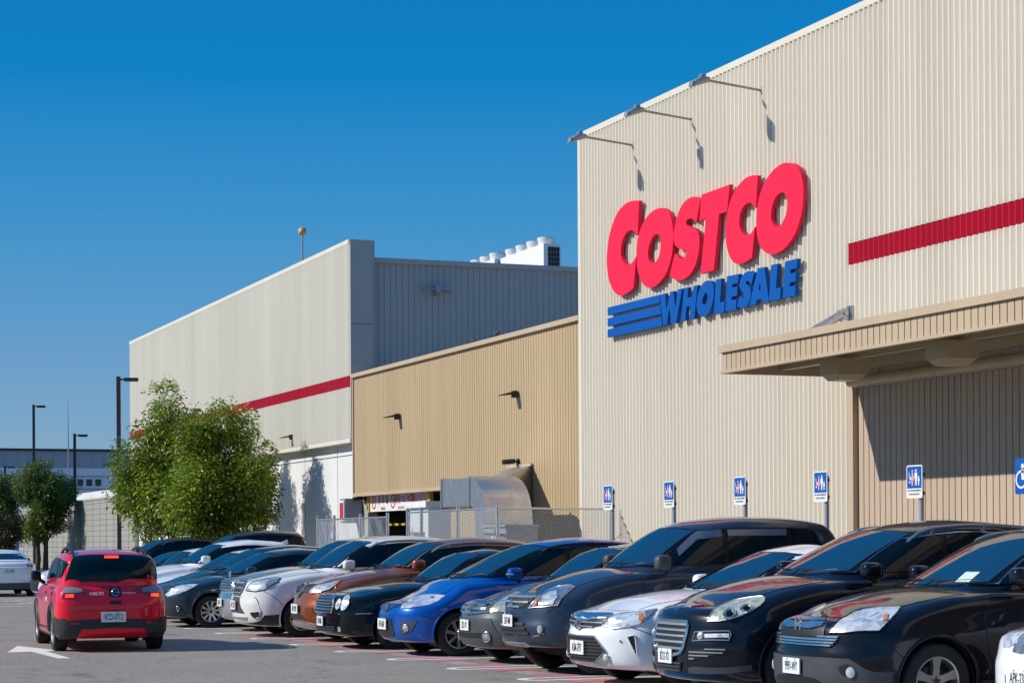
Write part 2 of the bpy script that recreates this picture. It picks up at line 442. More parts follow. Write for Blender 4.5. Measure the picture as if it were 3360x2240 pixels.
LETTERS = [
    ('letter_c','sign_red',[(37.574,8.56),(37.712,8.585),(37.828,8.599),(37.968,8.611),(38.097,8.611),(38.215,8.6),(38.328,8.58),(38.436,8.551),(38.538,8.514),(38.635,8.468),(38.726,8.409),(38.812,8.335),(38.892,8.256),(38.967,8.17),(39.032,8.075),(39.087,7.971),(39.129,7.86),(39.158,7.742),(39.175,7.632),(39.179,7.53),(39.17,7.427),(39.15,7.323),(39.115,7.222),(39.068,7.124),(39.008,7.036),(38.935,6.956),(38.857,6.889),(38.773,6.834),(38.683,6.791),(38.587,6.76),(38.491,6.741),(38.396,6.735),(38.289,6.741),(38.17,6.757),(38.05,6.781),(37.867,6.827),(37.728,7.462),(37.816,7.407),(37.88,7.373),(37.951,7.343),(38.027,7.325),(38.15,7.318),(38.239,7.352),(38.295,7.384),(38.349,7.426),(38.396,7.475),(38.436,7.53),(38.461,7.586),(38.472,7.643),(38.469,7.7),(38.452,7.758),(38.425,7.812),(38.388,7.862),(38.342,7.908),(38.287,7.951),(38.227,7.984),(38.163,8.008),(38.092,8.021),(37.976,8.025),(37.871,7.992),(37.808,7.963),(37.75,7.925),(37.704,7.895),(37.653,7.861)],None),
    ('letter_o','sign_red',[(36.517,8.25),(36.616,8.265),(36.715,8.271),(36.821,8.268),(36.932,8.256),(37.045,8.234),(37.158,8.202),(37.26,8.161),(37.351,8.111),(37.438,8.05),(37.519,7.978),(37.589,7.897),(37.648,7.807),(37.687,7.714),(37.707,7.618),(37.718,7.52),(37.719,7.422),(37.709,7.322),(37.687,7.22),(37.651,7.127),(37.599,7.042),(37.539,6.965),(37.471,6.898),(37.398,6.843),(37.319,6.799),(37.234,6.767),(37.144,6.744),(37.048,6.733),(36.948,6.733),(36.847,6.744),(36.747,6.766),(36.647,6.795),(36.548,6.832),(36.454,6.878),(36.366,6.934),(36.289,6.996),(36.223,7.065),(36.165,7.143),(36.114,7.232),(36.076,7.322),(36.049,7.413),(36.032,7.506),(36.027,7.6),(36.031,7.696),(36.045,7.793),(36.067,7.882),(36.098,7.963),(36.14,8.033),(36.193,8.093),(36.257,8.146),(36.333,8.191),(36.419,8.226)],[(36.794,7.775),(36.878,7.765),(36.928,7.75),(36.973,7.728),(37.018,7.697),(37.064,7.66),(37.104,7.617),(37.138,7.568),(37.163,7.517),(37.177,7.466),(37.178,7.415),(37.165,7.364),(37.142,7.32),(37.108,7.281),(37.056,7.247),(36.949,7.201),(36.838,7.219),(36.774,7.243),(36.718,7.279),(36.673,7.324),(36.639,7.377),(36.614,7.437),(36.598,7.502),(36.592,7.564),(36.595,7.622),(36.613,7.673),(36.662,7.737)]),
    ('letter_s','sign_red',[(34.85,8.154),(34.947,8.204),(35.01,8.228),(35.071,8.244),(35.143,8.256),(35.225,8.262),(35.313,8.26),(35.407,8.248),(35.496,8.228),(35.58,8.199),(35.659,8.159),(35.734,8.109),(35.798,8.051),(35.852,7.983),(35.899,7.914),(35.938,7.844),(35.971,7.778),(35.997,7.715),(36.013,7.656),(36.018,7.599),(36.014,7.551),(35.999,7.511),(35.976,7.472),(35.945,7.435),(35.897,7.4),(35.834,7.368),(35.755,7.339),(35.66,7.314),(35.587,7.295),(35.508,7.275),(35.487,7.244),(35.484,7.22),(35.493,7.193),(35.511,7.169),(35.538,7.149),(35.578,7.135),(35.657,7.121),(35.72,7.146),(35.767,7.172),(35.82,7.207),(35.867,7.236),(35.931,7.27),(35.963,7.263),(36.032,7.163),(36.207,6.868),(36.117,6.824),(36.044,6.795),(35.959,6.766),(35.869,6.744),(35.773,6.729),(35.678,6.725),(35.584,6.731),(35.489,6.744),(35.395,6.766),(35.307,6.797),(35.223,6.838),(35.151,6.887),(35.088,6.944),(35.034,7.007),(34.988,7.075),(34.952,7.145),(34.924,7.215),(34.908,7.287),(34.903,7.36),(34.907,7.426),(34.921,7.483),(34.948,7.533),(34.988,7.576),(35.044,7.612),(35.115,7.641),(35.192,7.668),(35.274,7.694),(35.341,7.715),(35.393,7.732),(35.432,7.752),(35.459,7.774),(35.469,7.799),(35.462,7.826),(35.443,7.846),(35.412,7.858),(35.37,7.864),(35.318,7.863),(35.262,7.853),(35.2,7.835),(35.144,7.813),(35.093,7.789),(35.057,7.771),(35.026,7.754)],None),
    ('letter_t','sign_red',[(34.809,8.239),(33.663,8.25),(33.777,7.764),(34.087,7.771),(34.328,6.743),(34.869,6.745),(34.641,7.762),(34.912,7.76)],None),
    ('letter_c','sign_red',[(32.593,8.237),(32.729,8.262),(32.821,8.271),(32.913,8.274),(33.005,8.268),(33.098,8.253),(33.192,8.228),(33.286,8.195),(33.376,8.154),(33.462,8.105),(33.538,8.05),(33.606,7.989),(33.664,7.922),(33.713,7.849),(33.757,7.766),(33.797,7.672),(33.825,7.577),(33.842,7.481),(33.848,7.391),(33.843,7.309),(33.83,7.226),(33.808,7.142),(33.775,7.061),(33.732,6.983),(33.682,6.916),(33.625,6.859),(33.564,6.813),(33.498,6.778),(33.432,6.753),(33.366,6.738),(33.291,6.731),(33.206,6.731),(33.122,6.737),(33.038,6.748),(32.955,6.762),(32.83,6.785),(32.706,7.33),(32.753,7.291),(32.797,7.264),(32.852,7.237),(32.92,7.22),(33.039,7.21),(33.128,7.243),(33.181,7.277),(33.227,7.323),(33.262,7.373),(33.286,7.425),(33.299,7.476),(33.302,7.525),(33.297,7.571),(33.283,7.614),(33.259,7.655),(33.225,7.694),(33.184,7.729),(33.137,7.759),(33.081,7.781),(33.016,7.796),(32.956,7.8),(32.873,7.791),(32.791,7.748),(32.739,7.713),(32.666,7.652)],None),
    ('letter_o','sign_red',[(31.46,8.265),(31.554,8.283),(31.631,8.292),(31.714,8.292),(31.801,8.283),(31.897,8.266),(32.003,8.241),(32.105,8.204),(32.203,8.156),(32.293,8.102),(32.374,8.041),(32.444,7.972),(32.503,7.894),(32.554,7.811),(32.597,7.721),(32.629,7.625),(32.65,7.524),(32.66,7.424),(32.66,7.328),(32.649,7.239),(32.628,7.157),(32.599,7.083),(32.562,7.017),(32.515,6.956),(32.458,6.9),(32.389,6.851),(32.309,6.808),(32.225,6.776),(32.136,6.755),(32.048,6.744),(31.96,6.743),(31.867,6.75),(31.771,6.763),(31.676,6.784),(31.58,6.814),(31.485,6.854),(31.391,6.905),(31.305,6.965),(31.228,7.034),(31.159,7.111),(31.099,7.195),(31.05,7.28),(31.012,7.367),(30.985,7.459),(30.967,7.557),(30.961,7.657),(30.966,7.758),(30.983,7.854),(31.012,7.942),(31.052,8.02),(31.101,8.088),(31.168,8.147),(31.252,8.2),(31.349,8.239)],[(31.711,7.794),(31.789,7.793),(31.846,7.781),(31.908,7.756),(31.963,7.722),(32.011,7.678),(32.051,7.628),(32.083,7.573),(32.103,7.52),(32.111,7.469),(32.107,7.417),(32.092,7.362),(32.067,7.316),(32.032,7.276),(31.989,7.245),(31.91,7.21),(31.818,7.214),(31.757,7.232),(31.696,7.266),(31.643,7.307),(31.6,7.356),(31.566,7.408),(31.543,7.465),(31.53,7.522),(31.525,7.581),(31.532,7.633),(31.548,7.678),(31.574,7.716),(31.608,7.747),(31.646,7.771)]),
    ('blue_bar','sign_blue',[(39.151,6.563),(36.649,6.551),(36.63,6.394),(39.154,6.4)],None),
    ('blue_bar','sign_blue',[(39.155,6.336),(36.609,6.331),(36.59,6.162),(39.157,6.169)],None),
    ('blue_bar','sign_blue',[(39.158,6.105),(36.577,6.1),(36.545,5.926),(39.16,5.94)],None),
    ('letter_w','sign_blue',[(36.628,6.55),(36.407,6.551),(36.343,6.208),(36.185,6.552),(36.028,6.553),(35.961,6.205),(35.846,6.562),(35.65,6.558),(35.931,5.921),(36.151,5.928),(36.214,6.251),(36.347,5.929),(36.511,5.926)],None),
    ('letter_h','sign_blue',[(35.567,6.558),(35.39,6.555),(35.434,6.355),(35.242,6.352),(35.166,6.551),(34.996,6.548),(35.146,5.919),(35.341,5.926),(35.285,6.178),(35.477,6.181),(35.535,5.927),(35.729,5.934)],None),
    ('letter_o','sign_blue',[(34.542,6.579),(34.611,6.585),(34.681,6.582),(34.745,6.566),(34.806,6.536),(34.866,6.496),(34.927,6.443),(34.975,6.385),(35.01,6.32),(35.034,6.256),(35.047,6.194),(35.046,6.134),(35.03,6.077),(35.003,6.029),(34.963,5.988),(34.908,5.956),(34.804,5.922),(34.699,5.923),(34.63,5.937),(34.56,5.965),(34.496,6.007),(34.436,6.064),(34.389,6.126),(34.355,6.195),(34.333,6.264),(34.322,6.335),(34.325,6.398),(34.342,6.454),(34.373,6.501),(34.439,6.556)],[(34.659,6.365),(34.719,6.337),(34.754,6.309),(34.784,6.272),(34.803,6.238),(34.809,6.206),(34.799,6.18),(34.761,6.149),(34.682,6.14),(34.627,6.189),(34.602,6.224),(34.588,6.264),(34.585,6.297),(34.6,6.34)]),
    ('letter_l','sign_blue',[(34.244,6.563),(34.02,6.556),(34.083,6.12),(33.884,6.119),(33.925,5.915),(34.338,5.933)],None),
    ('letter_e','sign_blue',[(33.791,6.568),(33.332,6.556),(33.372,6.39),(33.585,6.397),(33.597,6.34),(33.384,6.333),(33.412,6.164),(33.618,6.171),(33.626,6.11),(33.424,6.1),(33.452,5.918),(33.875,5.927)],None),
    ('letter_s','sign_blue',[(32.747,6.501),(32.842,6.539),(32.9,6.555),(32.955,6.562),(33.019,6.559),(33.092,6.546),(33.157,6.525),(33.213,6.497),(33.257,6.461),(33.289,6.416),(33.306,6.374),(33.308,6.335),(33.298,6.299),(33.274,6.265),(33.239,6.233),(33.193,6.201),(33.157,6.175),(33.116,6.144),(33.135,6.108),(33.208,6.102),(33.282,6.145),(33.338,6.099),(33.368,6.056),(33.403,5.974),(33.328,5.942),(33.275,5.928),(33.22,5.92),(33.16,5.919),(33.096,5.926),(33.036,5.943),(32.981,5.972),(32.935,6.01),(32.898,6.059),(32.874,6.108),(32.864,6.159),(32.873,6.204),(32.9,6.242),(32.94,6.275),(32.995,6.303),(33.036,6.327),(33.076,6.358),(33.039,6.389),(32.966,6.38),(32.858,6.303)],None),
    ('letter_a','sign_blue',[(32.613,6.571),(32.364,6.56),(32.219,5.991),(32.227,5.936),(32.46,5.941),(32.477,6.006),(32.645,6.01),(32.718,5.926),(32.936,5.929)],[(32.527,6.319),(32.589,6.174),(32.507,6.175)]),
    ('letter_l','sign_blue',[(32.118,6.565),(31.881,6.559),(31.956,6.132),(31.766,6.13),(31.803,5.928),(32.209,5.935)],None),
    ('letter_e','sign_blue',[(31.617,6.56),(31.186,6.558),(31.221,6.396),(31.423,6.396),(31.433,6.331),(31.232,6.327),(31.257,6.167),(31.449,6.173),(31.467,6.112),(31.258,6.1),(31.277,5.927),(31.717,5.935)],None),
]
# ------------------------------------------------------------------ ground and markings
g = MB(); g.face([(-600, -300, 0), (900, -300, 0), (900, 1500, 0), (-600, 1500, 0)], 'asphalt')
struct(g, 'ground')
def flat(mb, pts, m, z): mb.face([(p[0], p[1], z) for p in pts], m)
mk = MB()
hp = [23.15 + 2.385 * k for k in range(-6, 18)]            # painted hairpins between the bays
tipx = lambda y: 9.30 - (y - 23.15) * .024
for y in hp:
    x0 = tipx(y); rad = .27; wd = .13; n = 12
    inner = []; outer = []
    for r_, l in ((rad - wd, inner), (rad, outer)):
        l.append((x0 + 5.6, y - r_))
        l += [(x0 + rad - r_ * math.sin(math.pi * i / n), y - r_ * math.cos(math.pi * i / n)) for i in range(n + 1)]
        l.append((x0 + 5.6, y + r_))
    for i in range(len(inner) - 1):
        flat(mk, [outer[i], outer[i + 1], inner[i + 1], inner[i]], 'line', .004)
struct(mk, 'parking_line')
bm_ = MB(); ht = MB()
for i, y in enumerate(hp[:-1]):
    x0 = tipx(y) + .40; pink = 20 < y < 36
    if y < 20:
        flat(bm_, [(x0 - .62, y + .35), (x0 + .0, y + .35), (x0 + .0, y + 2.03), (x0 - .62, y + 2.03)], 'bluep', .004)
    elif pink:
        flat(bm_, [(x0, y + .32), (x0 + .62, y + .32), (x0 + .62, y + .72), (x0, y + .72)], 'pink', .004)
        flat(bm_, [(x0, y + 1.66), (x0 + .62, y + 1.66), (x0 + .62, y + 2.08), (x0, y + 2.08)], 'pink', .004)
    for q in range(4):
        yy = y + .86 + q * .18
        flat(ht, [(x0 + .05, yy), (x0 + .38, yy), (x0 + .38, yy + .07), (x0 + .05, yy + .07)], 'line', .004)
struct(bm_, 'painted_bay_patch'); struct(ht, 'painted_bay_number')
ar = MB()
flat(ar, [(4.50, 32.54), (4.89, 32.62), (4.95, 30.54), (5.13, 30.43), (5.12, 32.62), (5.36, 32.70), (4.95, 34.57)], 'line', .004)
struct(ar, 'lane_arrow')
bl = MB()
for a, b_ in (((4.2, 56.6), (9.2, 56.2)), ((4.2, 58.5), (9, 58.2)), ((3.5, 62.4), (9, 62.0)), ((3.5, 65.9), (9, 65.6))):
    flat(bl, [(a[0], a[1]), (b_[0], b_[1]), (b_[0], b_[1] + .14), (a[0], a[1] + .14)], 'line', .004)
struct(bl, 'far_parking_line')
pv = MB(); pv.box((15.3, -10, -.05), (17.9, 37.6, .14), 'kerb')
struct(pv, 'pavement')

# ------------------------------------------------------------------ warehouse walls
XF = 18.0
def ribbed(mb, axis, a0, a1, z0, z1, base, m, pitch=.1545, prof=None, sgn=-1, bands=()):
    """vertical cladding along Y (axis 'y', standing at x = base, ribs toward sgn) or along X"""
    prof = prof or [(0, 0), (.48, .078), (.66, .078), (.84, 0), (1, 0)]
    line = []
    n = int(round((a1 - a0) / pitch)); p = (a1 - a0) / n
    for i in range(n):
        for t, h in prof[:-1]: line.append((a0 + (i + t) * p, h))
    line.append((a1, prof[-1][1]))
    zs = [(z0, z1, m)] if not bands else bands
    for lo, hi, mm in zs:
        vs = []
        for a, h in line:
            q = base + sgn * h
            for z in (lo, hi): vs.append((q, a, z) if axis == 'y' else (a, q, z))
        fs = [(2 * i, 2 * i + 1, 2 * i + 3, 2 * i + 2) for i in range(len(line) - 1)]
        mb.mesh(vs, fs, mm)
FLATP = [(0, -.028), (.0, 0), (.86, 0), (.86, -.028), (1, -.028)]

wh = thing('warehouse', 'tall cream ribbed warehouse front with store lettering and red stripe, right half of the view', 'building', (XF, 10, 0))
L = lambda v: (v[0] - XF, v[1] - 10, v[2])
def part(mb, name, root=wh, smooth=None):
    o = mb.build(name, parent=root, smooth=smooth)
    me = o.data; me.transform(Matrix.Translation(-Vector(root.location)))
    return o
b = MB()
ribbed(b, 'y', 29.72, 40.9, 0, 10.43, XF, 'cream')
ribbed(b, 'y', -8, 29.72, 4.0, 0, XF, 'cream', bands=[(4.2, 6.26, 'cream'), (6.62, 10.43, 'cream')])
b.face([(XF, 40.9, 0), (XF, 40.9, 10.43), (60, 40.9, 10.43), (60, 40.9, 0)], 'cream')
part(b, 'cream_wall')
b = MB(); ribbed(b, 'y', -8, 29.74, 6.26, 6.62, XF - .004, 'stripe'); part(b, 'red_stripe')
b = MB(); b.box((XF - .075, -8, 10.43), (XF + .45, 41.0, 10.55), 'cream_trim'); part(b, 'coping')
b = MB(); b.box((XF - .05, 40.86, 0), (XF + .10, 41.02, 10.43), 'cream_trim'); part(b, 'corner_trim')
b = MB(); b.face([(XF + .1, -8, 10.40), (60, -8, 10.40), (60, 41, 10.40), (XF + .1, 41, 10.40)], 'roof')
part(b, 'roof')
b = MB(); ribbed(b, 'y', -8, 29.60, 0, 4.2, XF + .03, 'tan_low', prof=FLATP, pitch=.166)
b.box((XF - .07, 29.60, 0), (XF + .06, 29.76, 4.25), 'tan_low')
part(b, 'tan_wall')

# canopy
XC = 15.5
b = MB()
b.box((XC - .02, -8, 4.72), (XC + .14, 29.72, 4.835), 'tan_trim')
b.box((XC + .0, -8, 4.385), (XC + .10, 29.70, 4.43), 'tan_trim')
ribbed(b, 'y', -8, 29.68, 4.43, 4.72, XC + .03, 'tan_trim', prof=FLATP, pitch=.1545 * 1.03)
b.box((XC + .10, 29.62, 4.385), (XF - .04, 29.70, 4.83), 'tan_trim')
can = part(b, 'canopy_fascia')
b = MB(); b.box((XC + .05, -8, 4.74), (XF - .04, 29.61, 4.78), 'soffit'); part(b, 'canopy_deck')
b = MB()
b.box((XC + 1.05, -8, 4.46), (XC + 1.17, 29.6, 4.62), 'tan_pipe')
b.box((XC + 2.2, -8, 4.46), (XC + 2.32, 29.6, 4.62), 'tan_pipe')
for y in [29.5 - 3.1 * k for k in range(0, 12)]: b.box((XC + .1, y - .05, 4.621), (XF - .05, y + .05, 4.735), 'tan_pipe')
part(b, 'canopy_beam')
b = MB()
b.tube([(XF - .18, 29.5, 4.42 - .13), (XF - .18, -8, 4.38 - .13)], .085, 'tan_pipe', 12)
for y in [28.6 - 2.05 * k for k in range(16)]:
    b.tube([(XF - .18, y, 4.2), (XF - .13, y, 4.33), (XF - .18, y, 4.44)], .014, 'tan_pipe', 6)
part(b, 'drain_pipe', smooth=40)
b = MB()
b.tube([(XC + 1.25, 29.66, 4.86), (XF - .25, 29.66, 5.42)], .075, 'galv', 12)
b.obox((XF - .16, 29.66, 5.44), (.13, 0, .05), (0, .02, 0), (-.04, 0, .09), 'galv')
b.box((XF - .09, 29.58, 5.16), (XF - .05, 29.74, 5.58), 'galv')
b.tube([(XF - .17, 29.60, 5.45), (XF - .17, 29.72, 5.45)], .04, 'galv', 6)
part(b, 'canopy_tie', smooth=40)

# boxes that hang under the canopy
def can_light(y, label):
    t = thing('canopy_light', label, 'light', (16.55, y, 4.42), 0, 'box lights under the canopy')
    q = MB(); q.box((-.27, -.27, -.20), (.27, .27, .05), 'tan_pipe'); q.build('housing', t)
    q = MB()
    q.mesh([(-.24, -.24, -.201), (.24, -.24, -.201), (.24, .24, -.201), (-.24, .24, -.201), (-.18, -.18, -.28), (.18, -.18, -.28), (.18, .18, -.28), (-.18, .18, -.28)],
           [(0, 1, 5, 4), (1, 2, 6, 5), (2, 3, 7, 6), (3, 0, 4, 7), (4, 5, 6, 7)], 'tan_pipe')
    q.build('lens_cover', t)
    return t
cl = can_light(27.57, 'tan box light under the canopy nearest its far end')
copy_thing(cl, (16.55, 24.63, 4.42), 'tan box light under the canopy, farther right, over the wheelchair sign')

# tan link building
tl = thing('link_building', 'lower tan panelled building between the two cream blocks', 'building', (XF, 50, 0))
b = MB()
ribbed(b, 'y', 41.02, 50.0, 0, 6.5, XF + .03, 'tan', prof=FLATP, pitch=.155)
ribbed(b, 'y', 50.0, 57.70, 3.10, 6.5, XF + .03, 'tan', prof=FLATP, pitch=.155)
part(b, 'tan_wall', tl)
b = MB(); b.box((XF - .06, 41.03, 6.5), (XF + .4, 57.74, 6.61), 'tan_trim'); part(b, 'coping', tl)
b = MB(); b.box((XF - .02, 50.0, 3.01), (XF + .30, 57.70, 3.097), 'tan_trim'); b.box((XF - .01, 57.70, 3.01), (XF + .1, 57.78, 6.5), 'tan_trim')
part(b, 'edge_trim', tl)
b = MB()
b.box((XF + .12, 49.9, 0), (XF + .4, 50.0, 3.0), 'tan')
b.box((XF + .31, 57.3, 0), (XF + .6, 57.95, 3.3), 'block')
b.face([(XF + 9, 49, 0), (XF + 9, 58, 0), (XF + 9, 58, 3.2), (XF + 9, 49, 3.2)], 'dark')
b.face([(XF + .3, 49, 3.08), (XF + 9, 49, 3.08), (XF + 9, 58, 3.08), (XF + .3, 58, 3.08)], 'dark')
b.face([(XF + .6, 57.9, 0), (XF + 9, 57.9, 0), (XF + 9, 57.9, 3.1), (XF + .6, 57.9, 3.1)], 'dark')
part(b, 'garage_entry', tl)
b = MB(); b.face([(XF + .1, 41, 6.35), (30, 41, 6.35), (30, 58, 6.35), (XF + .1, 58, 6.35)], 'roof'); part(b, 'roof', tl)

# far block
fb = thing('far_block', 'farther cream ribbed block with concrete base and red stripe, left of the tan building', 'building', (XF, 74, 0))
b = MB()
ribbed(b, 'y', 57.85, 90.6, 0, 0, XF, 'cream_far', bands=[(4.75, 6.25, 'cream_far'), (6.58, 10.48, 'cream_far')])
part(b, 'cream_wall', fb)
b = MB(); ribbed(b, 'y', 57.85, 90.6, 6.25, 6.58, XF - .003, 'stripe'); part(b, 'red_stripe', fb)
b = MB(); b.box((XF - .07, 57.86, 10.48), (XF + .67, 90.7, 10.60), 'cream_trim'); part(b, 'coping', fb)
b = MB(); b.box((XF - .05, 57.86, 4.62), (XF + .30, 90.6, 4.75), 'cream_trim'); part(b, 'ledge', fb)
b = MB()
b.box((XF + .28, 57.95, 0), (XF + .6, 90.5, 4.62), 'concrete')
part(b, 'concrete_base', fb)
b = MB()
b.box((XF + .275, 57.95, 4.27), (XF + .279, 90.5, 4.30), 'joint')
for k in range(9): b.box((XF + .275, 60.2 + 3.6 * k, 0), (XF + .279, 60.225 + 3.6 * k, 4.6), 'joint')
for k in range(36):
    for z in (.9, 1.8, 2.7, 3.6): b.box((XF + .277, 58.4 + .9 * k, z), (XF + .2795, 58.43 + .9 * k, z + .03), 'joint')
part(b, 'formwork_joint', fb)
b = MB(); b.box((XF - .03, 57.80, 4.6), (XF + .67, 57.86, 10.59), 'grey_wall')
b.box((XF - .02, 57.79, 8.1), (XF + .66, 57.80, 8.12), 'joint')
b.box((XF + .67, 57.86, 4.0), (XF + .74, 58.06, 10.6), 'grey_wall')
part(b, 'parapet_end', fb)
b = MB()
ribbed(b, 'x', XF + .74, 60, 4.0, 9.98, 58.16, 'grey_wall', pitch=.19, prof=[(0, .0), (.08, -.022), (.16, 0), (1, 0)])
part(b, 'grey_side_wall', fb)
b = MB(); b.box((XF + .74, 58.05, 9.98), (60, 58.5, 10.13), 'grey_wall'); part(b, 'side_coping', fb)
b = MB(); b.face([(XF + .6, 58.3, 9.9), (60, 58.3, 9.9), (60, 91, 9.9), (XF + .6, 91, 9.9)], 'roof')
b.face([(XF + .1, 90.6, 0), (XF + .1, 90.6, 10.5), (60, 90.6, 10.5), (60, 90.6, 0)], 'grey_wall')
part(b, 'roof', fb)

# store lettering on the cream wall
sg = thing('store_sign', 'big red and blue store lettering mounted on the cream wall', 'sign', (XF - .18, 34, 7.5))
def letter(name, outline, hole, m, proud=.16):
    q = MB()
    prism(q, outline, [hole] if hole else [], m, lambda p: (-.02, p[0] - 34, p[1] - 7.5), (.075, 0, 0))
    q.build(name, sg)
for nm, m, out, hole in LETTERS: letter(nm, out, hole, m)
# ------------------------------------------------------------------ things on and around the buildings
def flood(y, label):
    t = thing('sign_floodlight', label, 'floodlight', (XF - .035, y, 9.80), 0, 'floodlights above the lettering')
    q = MB(); q.tube([(0, 0, 0), (-1.10, 0, .10)], .022, 'rust_arm', 8); q.box((-.02, -.07, -.07), (.01, .07, .07), 'rust_arm'); q.build('arm', t, smooth=40)
    # head: rounded housing tilted toward the wall, louvred lens at its outer end
    q = MB()
    ca, sa = math.cos(R(18)), math.sin(R(18))
    def P(l, s, h):
        l *= .66
        return (-1.08 - l * ca + h * sa * .3, s, .09 + l * -sa * .40 + h)
    secs = [(-.04, .04, -.02, .05), (.06, .10, -.03, .07), (.18, .12, -.045, .08), (.32, .12, -.06, .075), (.46, .11, -.08, .045), (.52, .09, -.085, -.0)]
    rings = []
    for l, hw, zl, zh in secs:
        rings.append([P(l, hw * math.copysign(abs(math.cos(a)) ** .6, math.cos(a)), (zl + zh) / 2 + (zh - zl) / 2 * math.copysign(abs(math.sin(a)) ** .6, math.sin(a))) for a in [2 * math.pi * k / 16 for k in range(16)]])
    vs = [p for r_ in rings for p in r_]; fs = []
    for i in range(len(rings) - 1):
        for k in range(16): fs.append((i * 16 + k, i * 16 + (k + 1) % 16, i * 16 + 16 + (k + 1) % 16, i * 16 + 16 + k))
    fs += [tuple(range(15, -1, -1)), tuple(range(80, 96))]
    q.mesh(vs, fs, 'lamp_grey'); q.box(P(.14, -.07, .08), P(.28, .07, .13), 'lamp_grey'); q.build('head', t, smooth=50)
    q = MB()
    for k in range(9):
        a = P(.535 + .002 * k, -.085, .02 - .011 * k); bb = P(.55 + .002 * k, .085, .013 - .011 * k)
        q.box(a, bb, 'lamp_glass')
    q.build('louvre', t)
    return t
f0 = flood(38.18, 'leftmost of three grey floodlights on long arms, at the corner of the cream wall')
copy_thing(f0, (XF - .035, 35.46, 9.80), 'middle one of three grey floodlights on long arms above the red lettering')
copy_thing(f0, (XF - .035, 32.72, 9.80), 'highest and rightmost of three grey floodlights on long arms over the lettering')

def wall_lamp(loc, label, rz=0):
    t = thing('wall_lamp', label, 'wall lamp', loc, rz, 'flat wall lamps')
    q = MB(); q.box((-.10, -.09, -.10), (.0, .09, .06), 'bronze'); q.build('back_box', t)
    q = MB()
    q.mesh([(-.05, -.12, .05), (-.05, .12, .05), (-.42, .10, -.04), (-.42, -.10, -.04), (-.05, -.12, -.02), (-.05, .12, -.02), (-.42, .10, -.065), (-.42, -.10, -.065)],
           [(0, 1, 2, 3), (7, 6, 5, 4), (0, 3, 7, 4), (1, 5, 6, 2), (3, 2, 6, 7), (0, 4, 5, 1)], 'bronze'); q.build('hood', t)
    return t
w0 = wall_lamp((XF, 53.5, 5.14), 'dark flat wall lamp on the tan building, left one of two')
copy_thing(w0, (XF, 44.8, 5.16), 'dark flat wall lamp on the tan building, right one nearer the lettering')
copy_thing(w0, (XF - .03, 64.15, 5.10), 'dark wall lamp just above the ledge of the far cream block')
t = thing('wing_lamp', 'small grey two-winged lamp on the shaded grey side wall', 'wall lamp', (20.74, 58.13, 9.2))
q = MB(); q.tube([(0, 0, -.12), (0, -.14, -.05), (0, -.16, .08)], .05, 'grey_paint', 8); q.build('bracket', t, smooth=40)
q = MB()
for s in (-1, 1): q.obox((s * .24, -.2, .02), (.2, 0, -.05 * s), (0, .13, 0), (.006, 0, .018), 'grey_paint')
q.tube([(0, -.3, .07), (0, -.08, .07)], .11, 'grey_paint', 12); q.build('hood', t, smooth=40)

def cctv(loc, label):
    t = thing('security_camera', label, 'camera', loc, 0)
    q = MB(); q.box((-.03, -.05, -.07), (0, .05, .07), 'black'); q.tube([(-.02, 0, 0), (-.14, -.02, .0)], .02, 'black', 6); q.build('bracket', t)
    q = MB(); q.tube([(-.12, .05, .01), (-.12, -.03, .01), (-.42, -.10, -.02)], .06, 'black', 10); q.build('camera_body', t, smooth=40)
    return t
cctv((XF, 44.72, 3.55), 'small black security camera on the tan wall above the silver duct')
cctv((XF + .28, 57.4, 2.95), 'small black security camera at the left edge of the garage entry')

# red alarm box and its grey cabinet at the corner of the concrete wall
t = thing('alarm_cabinet', 'grey wall cabinet with red front beside the garage entry', 'cabinet', (XF + .28, 58.05, 2.6))
q = MB(); q.box((-.52, -.25, -.36), (0, .25, .36), 'grey_paint'); q.build('case', t)
q = MB(); q.box((-.545, -.20, -.30), (-.521, .20, .30), 'white'); q.build('frame', t)
q = MB(); q.box((-.56, -.15, -.24), (-.546, .15, .24), 'ink_red'); q.build('red_panel', t)

# garage entry board
t = thing('garage_sign', 'long white board with red writing and limits over the garage entry', 'sign', (XF + .29, 54.3, 2.79))
q = MB(); q.box((.0, -2.35, -.235), (.03, 2.72, .32), 'white'); q.build('board', t)
q = MB()
q.box((-.03, 2.76, -.26), (.07, 2.95, .32), 'yellow'); q.box((-.03, -2.6, -.26), (.07, -2.38, .3), 'yellow'); q.build('yellow_post', t)
def ring(mb, c, r0, r1, m, n=24):
    for i in range(n):
        a, b_ = 2 * math.pi * i / n, 2 * math.pi * (i + 1) / n
        mb.face([(c[0], c[1] - r * math.cos(x), c[2] + r * math.sin(x)) for r, x in ((r0, a), (r0, b_), (r1, b_), (r1, a))], m)
q = MB()
for y in (2.35, .62, -1.02): ring(q, (-.006, y, .03), .15, .20, 'ink_red')
q.build('limit_ring', t)
for body, y, z, s, in (('P', 2.35, .03, .22), ('10', .62, .03, .2), ('2.1m', -1.02, .03, .12), ('停 車 場', 1.50, .07, .28), ('PARKING', 1.50, -.16, .12),
                       ('速限10公里', -.20, .07, .27), ('SPEED LIMIT 10KM', -.20, -.16, .11), ('限高2.1公尺以下', -1.72, .07, .26)):
    text_mesh('lettering', body, 'ink_red', s, t, facing_nx((-.006, y, z)), .8 if len(body) > 6 else .95)
t = thing('height_bar', 'yellow and black striped height bar hanging in the garage entry', 'height bar', (XF + .8, 53.5, 2.18))
q = MB()
for k in range(22): q.box((-.03, -3.3 + k * .3, -.03), (.03, -3.3 + k * .3 + .3, .03), 'yellow' if k % 2 else 'black')
q.build('bar', t)
q = MB()
for y in (-2.8, 0, 2.8): q.tube([(0, y, .05), (0, y, .9)], .01, 'black', 5)
